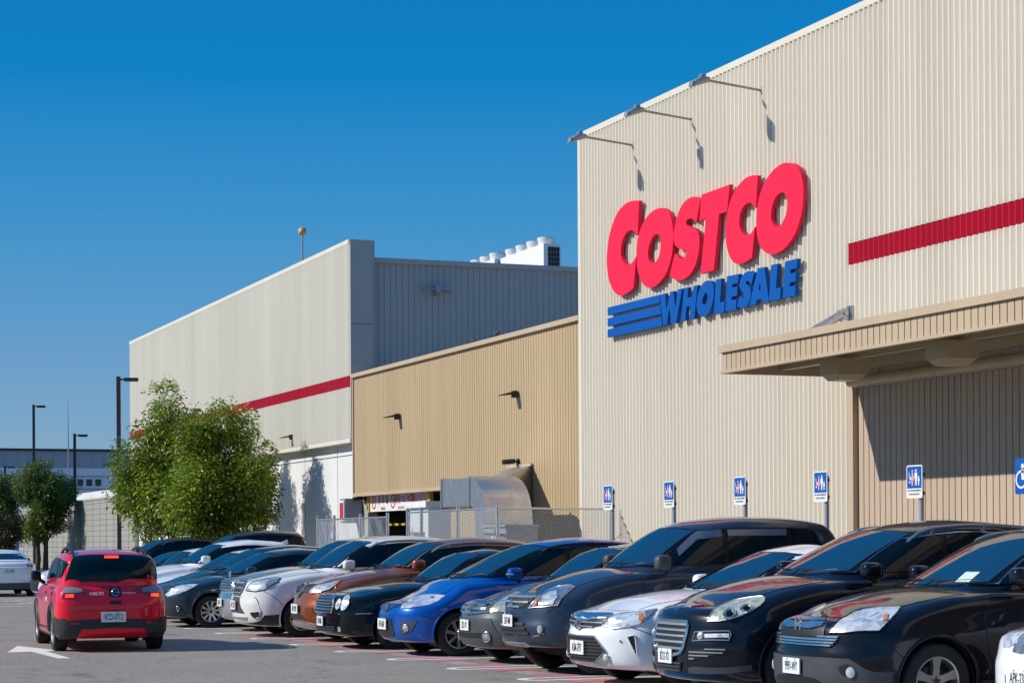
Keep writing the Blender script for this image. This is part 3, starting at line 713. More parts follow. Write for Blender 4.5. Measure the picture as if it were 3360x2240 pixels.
q.build('chain', t)

# guard kiosk
t = thing('guard_kiosk', 'small white kiosk with flat slab roof behind the wire fence', 'kiosk', (15.88, 44.95, 0))
q = MB(); q.box((-.275, -.645, 0), (.275, .645, 2.47), 'white'); q.build('body', t)
q = MB(); q.box((-.37, -.74, 2.47), (.37, .76, 2.61), 'white'); q.build('roof_slab', t)
q = MB(); q.box((-.281, -.4, 1.2), (-.276, .4, 1.9), 'far_glass'); q.build('window', t)

# galvanised air duct
t = thing('air_duct', 'large silver air duct with a round elbow by the tan wall', 'air duct', (16.3, 43, 0))
q = MB()
DX0, DX1, DY, R0, ZT = -.52, .56, -1.0, .98, 3.08
q.box((DX0, DY + .05, ZT - .62), (DX1, .9, ZT), 'duct')
n = 14
arc = [(DY + .05 - R0 * math.sin(math.pi / 2 * i / n), ZT - R0 + R0 * math.cos(math.pi / 2 * i / n)) for i in range(n + 1)] + [(DY + .05 - R0, 0)]
inn = [(DY + .05 - max(R0 - .62, 0) * math.sin(math.pi / 2 * i / n), ZT - R0 + (R0 - .62) * math.cos(math.pi / 2 * i / n)) for i in range(n + 1)] + [(DY + .05 - R0 + .62, 0)]
for i in range(len(arc) - 1):
    (a, az), (c, cz) = arc[i], arc[i + 1]; (e, ez), (g_, gz) = inn[i], inn[i + 1]
    q.face([(DX0, a, az), (DX0, c, cz), (DX1, c, cz), (DX1, a, az)], 'duct')
    q.face([(DX0, a, az), (DX0, e, ez), (DX0, g_, gz), (DX0, c, cz)], 'duct')
    q.face([(DX1, a, az), (DX1, c, cz), (DX1, g_, gz), (DX1, e, ez)], 'duct')
q.build('elbow', t, smooth=35)
q = MB()
for y in (.86, DY + .06):
    q = MB(); q.box((DX0 - .03, y - .025, ZT - .66), (DX1 + .03, y + .025, ZT + .03), 'galv'); q.build('flange', t)
q = MB()
x0, x1, xw = DX0 + .1, DX1, 1.70
q.mesh([(DX1, .0, ZT - .6), (DX1, .9, ZT - .6), (DX1, .9, ZT), (DX1, .0, ZT), (xw, .9, ZT - .75), (xw, 2.3, ZT - .75), (xw, 2.3, ZT + .36), (xw, .9, ZT + .36)],
       [(0, 4, 7, 3), (3, 7, 6, 2), (0, 1, 5, 4), (1, 2, 6, 5)], 'duct'); q.box((xw - .04, .85, ZT + .33), (xw, 2.35, ZT + .40), 'tan_trim'); q.build('wall_hood', t)
t = thing('equipment_cabinet', 'grey metal equipment cabinet behind the wire fence near its right end', 'cabinet', (15.95, 40.0, 0))
q = MB(); q.box((-.35, -.55, .1), (.35, .75, 1.98), 'grey_paint'); q.box((-.39, -.6, 1.98), (.39, .8, 2.03), 'grey_paint'); q.build('case', t)
q = MB(); q.box((-.358, -.45, .2), (-.351, .65, 1.86), 'grey_paint'); q.build('door', t)
q = MB(); q.box((-.366, -.1, 1.66), (-.359, .28, 1.80), 'sticker'); q.build('notice', t)

# chain-link fence
def fence(pts, zt, label, name='chain_link_fence', posts=None, group=None):
    t = thing(name, label, 'fence', (pts[0][0], pts[0][1], 0), 0, group)
    o = Vector((pts[0][0], pts[0][1], 0))
    wire = MB(); z_ = lambda h: [Vector((p[0], p[1], h)) - o for p in pts]
    for nm_, h_, r0_ in (('top_rail', zt, .022), ('bottom_rail', .12, .016)):
        q = MB(); q.tube(z_(h_), r0_, 'galv', 8); q.build(nm_, t, smooth=40)
    for i in range(len(pts) - 1):
        a, c = Vector((*pts[i], 0)) - o, Vector((*pts[i + 1], 0)) - o
        d = (c - a); ln = d.length; d.normalize(); nrm = Vector((-d.y, d.x, 0)) * .006
        sp = .085; h = zt - .1; r_ = .0036
        for s in (1, -1):
            k = -int(h / sp) - 1
            while k * sp < ln + h:
                u0 = k * sp if s > 0 else k * sp + h
                # clip the diagonal to the panel
                p0, p1 = (u0, .1), (u0 + s * h, zt)
                if s > 0: lo = max(0, -p0[0]); hi = min(h, ln - p0[0])
                else: lo = max(0, p0[0] - ln); hi = min(h, p0[0])
                if hi - lo > .03:
                    A = a + d * (p0[0] + s * lo) + Vector((0, 0, .1 + lo)) + nrm * s
                    B = a + d * (p0[0] + s * hi) + Vector((0, 0, .1 + hi)) + nrm * s
                    wire.tube([A, B], r_, 'galv_wire', 3, False)
                k += 1
    wire.build('wire_mesh', t)
    for p in posts or pts:
        q = MB(); b_ = Vector((*p, 0)) - o
        q.tube([b_, b_ + Vector((0, 0, zt + .08))], .038, 'galv', 10)
        q.tube([b_ + Vector((0, 0, zt + .08)), b_ + Vector((0, 0, zt + .11))], [.046, .02], 'galv', 10)
        q.build('post', t, smooth=40)
    return t
fence([(15.02, 44.05), (14.95, 42.9), (14.85, 40.3), (14.75, 37.75), (17.75, 38.9)], 2.34, 'taller right run of wire fence in front of the silver duct', posts=[(15.02, 44.05), (14.95, 42.9), (14.85, 40.3), (14.75, 37.75), (17.75, 38.9)], group='wire fences')
fence([(15.05, 51.4), (15.05, 50.5), (15.05, 49.9), (15.05, 47.7), (15.05, 45.6)], 2.26, 'lower left run of wire fence in front of the garage entry', group='wire fences')

# family bay signs
def bay_sign(y, label, wheelchair=False):
    t = thing('wheelchair_sign' if wheelchair else 'family_bay_sign', label, 'sign', (14.74, y, 0), 0, None if wheelchair else 'family bay signs')
    q = MB(); q.tube([(.03, -.07, 0), (.03, -.07, 2.58)], .034, 'grey_paint', 12); q.build('post', t, smooth=40)
    q = MB()
    for z in (2.52, 2.28): q.box((-.02, -.20, z - .02), (.0, .02, z + .02), 'black'); q.tube([(.03, -.07, z - .025), (.03, -.07, z + .025)], .039, 'black', 10)
    q.build('bracket', t)
    # plate turned a little toward the lane
    wq, z0, z1 = .185, 2.215, 2.645
    r_ = .03; out = []
    for cx_, cz_, a0 in ((wq - r_, z1 - r_, 0), (-wq + r_, z1 - r_, 90), (-wq + r_, z0 + r_, 180), (wq - r_, z0 + r_, 270)):
        out += [(cx_ + r_ * math.cos(R(a0 + k * 22.5)), cz_ + r_ * math.sin(R(a0 + k * 22.5))) for k in range(5)]
    q = MB()
    F = lambda x: (lambda p: (-.030 + x, p[0], p[1]))
    prism(q, out, [], 'sign_face_blue' if wheelchair else 'white', F(0), (.008, 0, 0), 'white'); q.build('plate', t)
    ic = MB(); pk = MB()
    def disc(mb, y_, z_, r2, m, x=-.0335, n=14):
        if not wheelchair: y_ *= .92; z_ = 2.485 + (z_ - 2.47) * .86; r2 *= .86
        mb.face([(x, y_ + r2 * math.cos(2 * math.pi * k / n), z_ + r2 * math.sin(2 * math.pi * k / n)) for k in range(n)], m)
    def poly(mb, pts, m, x=-.0335): mb.face([(x, a * .92, 2.485 + (c - 2.47) * .86) if not wheelchair else (x, a, c) for a, c in pts], m)
    if wheelchair:
        disc(ic, .03, 2.55, .03, 'white')
        poly(ic, [(.06, 2.51), (.01, 2.51), (-.0, 2.42), (-.06, 2.42), (-.08, 2.33), (-.11, 2.335), (-.10, 2.385), (.05, 2.385)], 'white')
        ring(ic, (-.0335, .06, 2.39), .085, .11, 'white')
        ic.build('symbol', t)
        return t
    q = MB(); q.face([(-.032, -.168, 2.345), (-.032, .168, 2.345), (-.032, .168, 2.628), (-.032, -.168, 2.628)], 'sign_face_blue'); q.build('blue_panel', t)
    # pram, adult, child in white; expectant mother in pink (left edge of the sign is +y)
    disc(ic, .115, 2.40, .018, 'white'); disc(ic, .095, 2.455, .026, 'white'); poly(ic, [(.14, 2.55), (.128, 2.555), (.105, 2.44), (.12, 2.44)], 'white')
    disc(pk, .045, 2.565, .020, 'sign_pink'); poly(pk, [(.062, 2.54), (.028, 2.54), (.018, 2.49), (.006, 2.47), (.012, 2.43), (.03, 2.42), (.03, 2.35), (.062, 2.35), (.072, 2.42)], 'sign_pink')
    disc(ic, -.045, 2.573, .021, 'white'); poly(ic, [(-.012, 2.545), (-.078, 2.545), (-.082, 2.45), (-.068, 2.45), (-.064, 2.35), (-.048, 2.35), (-.045, 2.44), (-.042, 2.35), (-.026, 2.35), (-.022, 2.45), (-.008, 2.45)], 'white')
    disc(ic, -.115, 2.475, .016, 'white'); poly(ic, [(-.092, 2.455), (-.138, 2.455), (-.138, 2.41), (-.128, 2.41), (-.126, 2.35), (-.104, 2.35), (-.102, 2.41), (-.09, 2.41)], 'white')
    ic.build('white_figures', t); pk.build('pink_figure', t)
    text_mesh('notice_text', '孕婦、育有6歲以下兒童者停車位', 'plate_ink', .022, t, facing_nx((-.0345, 0, 2.315)), .98)
    text_mesh('notice_text', 'Parking spaces are reserved for pregnant women\nand drivers with children under 6 years old', 'plate_ink', .0135, t, facing_nx((-.0345, 0, 2.27)), .95)
    return t
for y, s in ((32.39, 'family bay sign on a post at the right end of the wire fence'),
             (29.99, 'family bay sign on a post, second from the left, below the blue bars'),
             (27.56, 'family bay sign on a post, third from the left, behind the tall dark van'),
             (25.16, 'family bay sign on a post just left of the tan downpipe, on cream wall'),
             (22.77, 'family bay sign on a post in front of the shaded tan wall')): bay_sign(y, s)
bay_sign(20.40, 'blue wheelchair sign cut by the right edge of the view', True)

# rooftop cooling units
def hvac(x, y, z, label, wd=1.05):
    t = thing('rooftop_unit', label, 'cooling unit', (x, y, z), 0, 'rooftop cooling units')
    q = MB(); q.box((-.55, -.5, 0), (.05, 3.3, 1.32), 'white'); q.build('case', t)
    q = MB()
    q.box((-.40, -.512, .25), (.0, -.504, 1.22), 'dark')
    for k in range(5): q.box((-.40 + k * .1 - .004, -.516, .25), (-.40 + k * .1 + .004, -.512, 1.22), 'grey_paint')
    for k in range(7): q.box((-.40, -.516, .25 + k * .16), (.0, -.512, .26 + k * .16), 'grey_paint')
    q.build('coil_grille', t)
    for k in range(4):
        q = MB(); c = (-.25, -.02 + k * .95, 0)
        q.tube([(c[0], c[1], 1.32), (c[0], c[1], 1.44), (c[0], c[1], 1.50), (c[0], c[1], 1.56)], [.26, .27, .30, .295], 'white', 20)
        q.tube([(c[0], c[1], 1.53), (c[0], c[1], 1.575)], [.30, .27], 'grey_paint', 20)
        q.build('fan_stack', t, smooth=40)
    return t
h0 = hvac(25.95, 61.3, 9.92, 'white rooftop cooling unit nearest the cream wall, row of fan stacks on top')
copy_thing(h0, (26.68, 67.52, 10.27), 'white rooftop cooling unit farther left, only fan stacks showing')
t = thing('lightning_rod', 'thin mast with an amber ball on the far roof', 'mast', (22.0, 77, 9.9))
q = MB(); q.tube([(0, 0, 0), (0, 0, 3.72)], .035, 'grey_paint', 8); q.build('mast', t)
q = MB(); n = 14
prof = [(.0, 4.02), (.09, 4.0), (.145, 3.93), (.165, 3.84), (.15, 3.76), (.08, 3.72), (.0, 3.71)]
q.mesh([(r_ * math.cos(2 * math.pi * k / n), r_ * math.sin(2 * math.pi * k / n), z) for r_, z in prof for k in range(n)],
       [(i * n + k, i * n + (k + 1) % n, (i + 1) * n + (k + 1) % n, (i + 1) * n + k) for i in range(len(prof) - 1) for k in range(n)], 'amber_ball')
q.tube([(0, 0, 4.0), (0, 0, 4.16)], .012, 'grey_paint', 5); q.build('ball', t, smooth=60)
t = thing('vent_hoop', 'small dark hoop poking over the coping of the far cream block', 'roof vent', (18.9, 79.3, 9.9))
q = MB(); q.tube([(0, 0, 0), (0, 0, .95), (.05, 0, 1.08), (.13, 0, 1.12), (.21, 0, 1.08), (.26, 0, .92)], .045, 'black', 8); q.build('hoop', t, smooth=60)

# two sparrows on the tan coping
def bird(y, label, rz):
    t = thing('sparrow', label, 'bird', (XF + .1, y, 6.61), rz, 'sparrows on the coping')
    q = MB(); rings = [(-.10, .012, .05), (-.05, .04, .07), (.0, .055, .085), (.05, .045, .11), (.075, .03, .135), (.10, .033, .155), (.125, .02, .155), (.15, .004, .150)]
    n = 8
    q.mesh([(x, r_ * math.cos(2 * math.pi * k / n), z + r_ * math.sin(2 * math.pi * k / n)) for x, r_, z in rings for k in range(n)],
           [(i * n + k, i * n + (k + 1) % n, (i + 1) * n + (k + 1) % n, (i + 1) * n + k) for i in range(len(rings) - 1) for k in range(n)], 'bark')
    q.mesh([(-.10, -.012, .055), (-.10, .012, .055), (-.19, .02, .03), (-.19, -.02, .03)], [(0, 1, 2, 3)], 'bark')
    for s in (-1, 1): q.tube([(.0, s * .018, .05), (.005, s * .018, 0)], .004, 'bark', 4)
    q.build('bird_body', t, smooth=60)
bird(47.9, 'left one of two small brown birds on the tan coping', 1.9)
bird(46.35, 'right one of two small brown birds on the tan coping', -1.2)

# ------------------------------------------------------------------ background, left
def lamp_post(x, y, h, label, rz=0):
    t = thing('street_lamp', label, 'street lamp', (x, y, 0), rz, 'brown car park lamps')
    q = MB(); q.box((-.075, -.075, 0), (.075, .075, h), 'pole'); q.build('pole', t)
    q = MB(); q.box((.075, -.03, h - .14), (.25, .03, h - .08), 'pole'); q.build('arm', t)
    q = MB(); q.box((.22, -.13, h - .18), (.74, .13, h - .05), 'pole'); q.box((.26, -.10, h - .195), (.70, .10, h - .181), 'lamp_glass'); q.build('lamp_head', t)
    return t
def lampat(u, d, ztop, label):
    ph = YAW + math.atan((u - 1680) / 6720.); r = d / math.cos(ph - YAW)
    return lamp_post(r * math.sin(ph), r * math.cos(ph), ztop, label, -.3)
lampat(392, 78, 8.02, 'tallest looking brown square lamp post, beside the left edge of the far cream block')
lampat(113, 131, 10.55, 'brown square lamp post at the far left rising over the small round tree')
lampat(247, 120, 8.1, 'brown square lamp post with the thin mast behind it, between the trees')
lampat(18, 168, 8.05, 'farthest brown lamp post, only its top showing at the left edge')
t = thing('radio_mast', 'thin radio mast rising behind the middle lamp post', 'mast', (23.5, 140, 0))
q = MB(); q.tube([(0, 0, 0), (0, 0, 8), (0, 0, 11.3)], [.06, .045, .015], 'grey_paint', 6); q.build('mast', t)

t = thing('block_wall', 'tall grey concrete boundary wall beside the far trees', 'wall', (20.6, 110, 0))
q = MB(); q.box((-.12, -15, 0), (.12, 32, 4.05), 'block'); q.box((-.16, -15, 4.05), (.16, 32, 4.13), 'block'); q.build('wall_face', t)
q = MB()
for k in range(14):
    q.box((-.128, -15, .3 * k + .25), (-.121, 32, .3 * k + .268), 'joint')
for k in range(24):
    q.box((-.13, -14 + 2 * k, 0), (-.122, -13.97 + 2 * k, 4.05), 'joint')
q.build('wall_joint', t)
t = thing('concrete_tank', 'plain pale concrete block rising over the boundary wall', 'concrete box', (27, 132, 0))
q = MB(); q.box((-2.0, -3, 0), (8, 20, 5.15), 'concrete'); q.build('tank_wall', t)
t = thing('grey_factory', 'long low blue grey factory with pale lower wall across the back left', 'building', (10, 185, 0))
q = MB(); ribbed(q, 'x', -80, 60, 8.4, 9.9, 0, 'far_grey', pitch=1.1, prof=[(0, 0), (.46, .0), (.48, .03), (.52, .03), (.54, .0), (1, 0)])
q.box((-80, -.15, 9.9), (60, .3, 10.12), 'pole'); q.build('upper_cladding', t)
q = MB(); q.box((-80, .0, 0), (60, 30, 8.4), 'far_pale'); q.box((-80, -.06, 7.62), (60, 0, 7.70), 'far_grey'); q.box((-80, -.10, 6.45), (60, 0, 6.55), 'far_grey'); q.build('lower_wall', t)
q = MB(); q.box((-80, .1, 9.85), (60, 30, 9.89), 'far_grey'); q.build('roof', t)
q = MB(); q.tube([(13.9, -.1, 8.4), (13.9, -.1, 9.95)], .10, 'far_grey', 8); q.build('downpipe', t)
for k in range(4):
    x = 20.9 + .80 * k
    q = MB(); q.box((x, -.10, 6.62), (x + .78, -.003, 7.58), 'far_pale'); f_ = q.build('window', t)
    q = MB(); q.box((x + .12, -.11, 6.80), (x + .66, -.102, 7.42), 'far_glass'); q.build('pane', f_)
gr = MB(); gr.box((10.6, 92, -.1), (20.4, 150, .16), 'grass'); gr.build('grass', kind='stuff')
kb = MB(); kb.box((10.45, 92, -.1), (10.599, 150, .2), 'kerb'); struct(kb, 'kerb')

# ------------------------------------------------------------------ trees
def tree(x, y, h, blobs, nleaf, leaf, label, trunk_r=.12, seed=1, cat='tree', lean=(0, 0), ls=.13, stems=1, zc=1.6, group=None, name='broadleaf_tree'):
    r = random.Random(seed)
    t = thing(name, label, cat, (x, y, 0), 0, group)
    q = MB()
    tips = []
    for s in range(stems):
        ox = (s - (stems - 1) / 2) * .5
        top = Vector((lean[0] + ox * .6, lean[1] + r.uniform(-.2, .2), h * .82))
        pts = [Vector((ox, 0, 0)).lerp(top, k / 7) + Vector((r.uniform(-.07, .07), r.uniform(-.07, .07), 0)) * (k > 0) for k in range(8)]
        q.tube(pts, [trunk_r * (1 - .86 * k / 7) for k in range(8)], 'bark', 8)
        for bl in blobs:
            c = Vector(bl[0]); z0 = max(zc * .8, c.z * .55); st = Vector((ox, 0, 0)).lerp(top, min(.9, z0 / top.z))
            mid = st.lerp(c, .55) + Vector((r.uniform(-.1, .1), r.uniform(-.1, .1), .12))
            q.tube([st, mid, c], [trunk_r * .34, trunk_r * .22, trunk_r * .07], 'bark', 5)
            for e in range(6):
                d = Vector((r.gauss(0, 1), r.gauss(0, 1), r.gauss(.3, .8))).normalized()
                q.tube([mid.lerp(c, r.random()), c + Vector((d.x * bl[1][0], d.y * bl[1][1], d.z * bl[1][2])) * .85], [trunk_r * .09, trunk_r * .02], 'bark', 4)
    q.build('trunk', t, smooth=60)
    vol = [bl[1][0] * bl[1][1] * bl[1][2] for bl in blobs]; tot = sum(v ** .75 for v in vol)
    vs, fs = [], []
    for bl, v in zip(blobs, vol):
        c = Vector(bl[0]); n = int(nleaf * v ** .75 / tot)
        # small sprays of leaves scattered through the outer shell of each clump
        for k in range(max(1, n // 7)):
            d = Vector((r.gauss(0, 1), r.gauss(0, 1), r.gauss(0, 1))).normalized()
            rad = (.30 + .75 * r.random() ** .55) * (1 + .38 * noise.noise(d * 2.3 + c))
            p = c + Vector((d.x * bl[1][0], d.y * bl[1][1], d.z * bl[1][2])) * rad
            if p.z < zc - .2 + .5 * r.random(): continue
            droop = Vector((d.x, d.y, d.z * .4 + r.uniform(-.5, .25))).normalized()
            for j in range(7):
                u = (droop + Vector((r.gauss(0, .55), r.gauss(0, .55), r.gauss(-.12, .45)))).normalized()
                sdir = u.cross(Vector((r.gauss(0, 1), r.gauss(0, 1), 1.6 + r.gauss(0, .6)))).normalized()
                l_ = ls * r.uniform(.7, 1.25); w_ = l_ * .24
                b0 = p + Vector((r.gauss(0, .09), r.gauss(0, .09), r.gauss(0, .09)))
                k0 = len(vs); m_ = b0 + u * l_ * .45
                bend = Vector((0, 0, -.18 * l_))
                vs += [b0, m_ + sdir * w_, b0 + u * l_ + bend, m_ - sdir * w_]
                fs += [(k0, k0 + 1, k0 + 2, k0 + 3)]
    me = bpy.data.meshes.new('crown'); me.from_pydata([tuple(v) for v in vs], [], fs); me.materials.append(M[leaf])
    link('crown', me, t)
    return t
def blobs(seed, n, c, s, r0, r1, top=None):
    r = random.Random(seed); out = []
    for k in range(n):
        while True:
            d = (r.uniform(-1, 1), r.uniform(-1, 1), r.uniform(-1, 1))
            if d[0] ** 2 + d[1] ** 2 + d[2] ** 2 < 1: break
        q = r.uniform(r0, r1)
        out.append(((c[0] + d[0] * s[0], c[1] + d[1] * s[1], c[2] + d[2] * s[2]), (q, q, q * r.uniform(.8, 1.15))))
    return out + (top or [])
tree(14.75, 67.2, 7.05, blobs(3, 15, (-.35, 0, 3.7), (1.45, 1.4, 1.6), .55, .95, [((-.30, 0, 6.3), (.50, .5, .85)), ((-.25, .1, 5.5), (.75, .8, .8)), ((.55, 0, 5.6), (.5, .6, .6)), ((-1.45, .1, 4.4), (.65, .7, .7)), ((-1.5, 0, 3.3), (.65, .7, .7)), ((-.9, 0, 2.2), (.5, .6, .5))]),
     36000, 'leaf', 'taller left one of the two bushy green trees before the far cream block', .14, 11, group='bushy trees by the far block')
tree(15.3, 63.3, 6.4, blobs(5, 16, (-.05, 0, 3.6), (1.4, 1.5, 1.55), .55, .95, [((.15, 0, 5.5), (.6, .7, .7)), ((.75, 0, 5.3), (.5, .6, .6)), ((-.6, 0, 5.0), (.6, .7, .6)), ((1.3, 0, 3.4), (.65, .7, .7)), ((1.4, 0, 2.6), (.5, .6, .5)), ((-.7, -.3, 2.3), (.6, .6, .5)), ((1.1, 0, 2.5), (.5, .6, .5))]),
     40000, 'leaf', 'wider right one of the two bushy green trees, overlapping the red stripe', .14, 12, group='bushy trees by the far block')
tree(18.4, 119, 6.7, blobs(6, 16, (.05, 0, 4.1), (1.5, 1.4, 1.6), .6, 1.0, [((.1, 0, 6.0), (.55, .6, .6)), ((-.5, 0, 5.7), (.5, .6, .6)), ((1.3, 0, 4.6), (.6, .7, .6)), ((.2, 0, 2.9), (1.0, .9, .8)), ((-.4, 0, 2.4), (.8, .8, .7)), ((.9, 0, 2.9), (.7, .7, .6))]),
     24000, 'leaf_dark', 'small round tree with bent dark trunks behind the red car', .17, 13, lean=(.2, .2), ls=.16, stems=2, zc=1.5)
tree(16.75, 122, 6.1, blobs(8, 12, (0, 0, 3.7), (1.4, 1.5, 1.8), .6, 1.0), 15000, 'leaf_dark', 'dark round tree cut by the left edge of the view', .16, 14, ls=.16, zc=1.4)
tree(15.9, 116, 3.9, blobs(9, 8, (0, 0, 2.4), (1.0, 1.0, 1.1), .5, .8), 7000, 'leaf_brown', 'low browning shrub under the left edge trees', .08, 15, cat='shrub', ls=.14, zc=.5, name='shrub')
# ------------------------------------------------------------------ cars
def curve(pts):
    """smooth monotone curve through (x, y) points"""
    n = len(pts); xs = [p[0] for p in pts]; ys = [p[1] for p in pts]
    d = [(ys[i + 1] - ys[i]) / (xs[i + 1] - xs[i]) for i in range(n - 1)]
    m = [d[0]] + [0 if d[i - 1] * d[i] <= 0 else 2 * d[i - 1] * d[i] / (d[i - 1] + d[i]) for i in range(1, n - 1)] + [d[-1]]
    def f(x):
        if x <= xs[0]: return ys[0] + (x - xs[0]) * m[0] * .0
        if x >= xs[-1]: return ys[-1]
        for i in range(n - 1):
            if x <= xs[i + 1]: break
        h = xs[i + 1] - xs[i]; t = (x - xs[i]) / h
        return ((1 + 2 * t) * (1 - t) ** 2 * ys[i] + t * (1 - t) ** 2 * h * m[i] + t * t * (3 - 2 * t) * ys[i + 1] + t * t * (t - 1) * h * m[i + 1])
    return f

def cube_grid(nx, ny, nz, p):
    """unit cube surface as quads, pulled to a rounded box by a p-norm"""
    idx = {}; vs = []; fs = []; tags = []
    def vert(i, j, k):
        key = (i, j, k)
        if key not in idx:
            a, b_, c = 2 * i / nx - 1, 2 * j / ny - 1, 2 * k / nz - 1
            r = (abs(a) ** p + abs(b_) ** p + abs(c) ** p) ** (1 / p)
            idx[key] = len(vs); vs.append((a / r, b_ / r, c / r))
        return idx[key]
    def quad(A, B, C_, D, tag): fs.append((vert(*A), vert(*B), vert(*C_), vert(*D))); tags.append(tag)
    for i in range(nx):
        for j in range(ny):
            quad((i, j, 0), (i, j + 1, 0), (i + 1, j + 1, 0), (i + 1, j, 0), 'bot')
            quad((i, j, nz), (i + 1, j, nz), (i + 1, j + 1, nz), (i, j + 1, nz), 'top')
        for k in range(nz):
            quad((i, 0, k), (i + 1, 0, k), (i + 1, 0, k + 1), (i, 0, k + 1), 'left')
            quad((i, ny, k), (i, ny, k + 1), (i + 1, ny, k + 1), (i + 1, ny, k), 'right')
    for j in range(ny):
        for k in range(nz):
            quad((0, j, k), (0, j, k + 1), (0, j + 1, k + 1), (0, j + 1, k), 'front')
            quad((nx, j, k), (nx, j + 1, k), (nx, j + 1, k + 1), (nx, j, k + 1), 'back')
    return vs, fs, tags
GRIDS = {}
def rounded_box(mb, c, h, m, p=4, n=8, mw=None):
    if ('r', p, n) not in GRIDS: GRIDS[('r', p, n)] = cube_grid(n, n, n, p)
    vs, fs, _ = GRIDS[('r', p, n)]
    pts = [Vector((c[0] + a * h[0], c[1] + b_ * h[1], c[2] + g_ * h[2])) for a, b_, g_ in vs]
    if mw is not None: pts = [mw @ q for q in pts]
    mb.mesh(pts, fs, m)

SIDE = curve([(0, .92), (.12, .95), (.30, .982), (.55, 1.0), (.72, .997), (.92, .968), (1.25, .93)])

class Car:
    def __init__(s, root, S, hi=True):
        s.t = root; s.S = S; s.hi = hi
        s.L, s.W = S['L'], S['W']
        s.shell()
    # --- surfaces
    def shell(s):
        S = s.S; L_, W = s.L, s.W
        nx, ny, nz = (112, 20, 18) if s.hi else (64, 12, 12)
        if ('l', nx) not in GRIDS: GRIDS[('l', nx)] = cube_grid(nx, ny, nz, S.get('pl', 15))
        gv, gf, gt = GRIDS[('l', nx)]
        top = curve(S['top']); nose = curve(S['nose']); tail = curve(S.get('tail', [(.15, .10), (.35, .0), (.7, .0), (.95, .06), (1.2, .12)]))
        zb = curve(S.get('bot', [(0, .20), (.5, .19), (L_ - .6, .22), (L_, .30)]))
        crown = curve([(0, .05), (.4, .06), (S['xw'] - .1, .075), (S['xw'] + .4, .03), (L_, .06)])
        pe = S.get('pe', .93)
        plan = curve([(0, .93), (.7, .985), (1.5, 1.0), (L_ - 1.3, 1.0), (L_ - .5, .98 + (pe - .93) * .3), (L_, pe)])
        pf, pr = S.get('pf', .34), S.get('pr', .26)
        def lower(a, b_, c):
            xn = (a + 1) / 2 * L_
            zt = top(xn) - crown(xn) * b_ * b_; z0 = zb(xn)
            z = z0 + (c + 1) / 2 * (zt - z0)
            wf = max(0, 1 - xn / 1.0) ** 1.6; wr = max(0, 1 - (L_ - xn) / .9) ** 1.6
            x = xn + (nose(z) + pf * abs(b_) ** 2.7) * wf - (tail(z) + pr * abs(b_) ** 3) * wr
            return Vector((x, b_ * W / 2 * plan(xn) * SIDE(z), z))
        V = [lower(*q) for q in gv]
        F = []; wz, wr_ = S['wz'], S['ra']
        wheels = [S['wf'], S['wf'] + S['wb']]
        side_v = set()
        for f, tg in zip(gf, gt):
            if tg in ('left', 'right', 'bot'): side_v.update(f)
        inside = {}
        for i in side_v:
            v = V[i]
            for wx in wheels:
                d = math.hypot(v.x - wx, v.z - wz)
                if d < wr_ and abs(v.y) > W / 2 - .34: inside[i] = (wx, d)
        for f, tg in zip(gf, gt):
            if tg in ('left', 'right', 'bot') and all(i in inside for i in f): continue
            F.append(f)
        used = set(i for f in F for i in f)
        for i, (wx, d) in inside.items():
            if i in used and abs(V[i].y) > W / 2 - .20:
                k = wr_ / max(d, 1e-4); q = V[i]
                nz_ = wz + (q.z - wz) * k
                if nz_ > zb(q.x) - .02: V[i] = Vector((wx + (q.x - wx) * k, q.y, nz_))
        s.lowV, s.lowF = V, F
        # greenhouse
        nx, ny, nz = (56, 18, 22) if s.hi else (36, 12, 12)
        if ('g', nx) not in GRIDS: GRIDS[('g', nx)] = cube_grid(nx, ny, nz, 9)
        gv, gf, gt = GRIDS[('g', nx)]
        xw0, zw0, xw1, zw1 = S['xw'], S['zw'], S['xw1'], S['zw1']
        xr0, zr0, xr1, zr1 = S['xr'], S['zr'], S['xr1'], S['zr1']
        roof = curve([(xw1 - .3, zw1 - .06)] + S['roof'] + [(xr1 + .3, zr1 - .05)])
        zg = min(zw0, zr0) - .16
        wb, wt = S.get('gb', .455) * W, S.get('gt', .355) * W
        H = max(z for _, z in S['roof'])
        def green(a, b_, c):
            t = (a + 1) / 2; f = (c + 1) / 2
            zr_ = roof(xw1 + (xr1 - xw1) * t)
            z = zg + f * (zr_ - zg)
            kf = (z - zw0) / (zw1 - zw0); kr = (z - zr0) / (zr1 - zr0)
            xf = xw0 + kf * (xw1 - xw0) - S.get('wbow', .03) * math.sin(math.pi * min(max(kf, 0), 1))
            xb = xr0 + kr * (xr1 - xr0) + .03 * math.sin(math.pi * min(max(kr, 0), 1))
            x = xf + (xb - xf) * t + .17 * b_ * b_ * (1 - t) ** 3 - .09 * b_ * b_ * t ** 3
            g_ = min(max((z - zg) / (H - zg), 0), 1)
            hw = wb + (wt - wb) * g_ ** 1.25
            hw *= 1 - .05 * (1 - t) ** 2 - .05 * t ** 2
            return Vector((x, b_ * hw, z - .055 * b_ * b_ * f))
        GV = [green(*q) for q in gv]
        s.grV, s.grF, s.green = GV, [f for f, tg in zip(gf, gt) if tg != 'bot'], green
        tri = s.lowF + [tuple(i + len(V) for i in f) for f in s.grF]
        s.bvh = BVHTree.FromPolygons(V + GV, tri)
        s.blow = BVHTree.FromPolygons(V, s.lowF); s.bgr = BVHTree.FromPolygons(GV, s.grF)
        s.roofz = roof; s.H = H
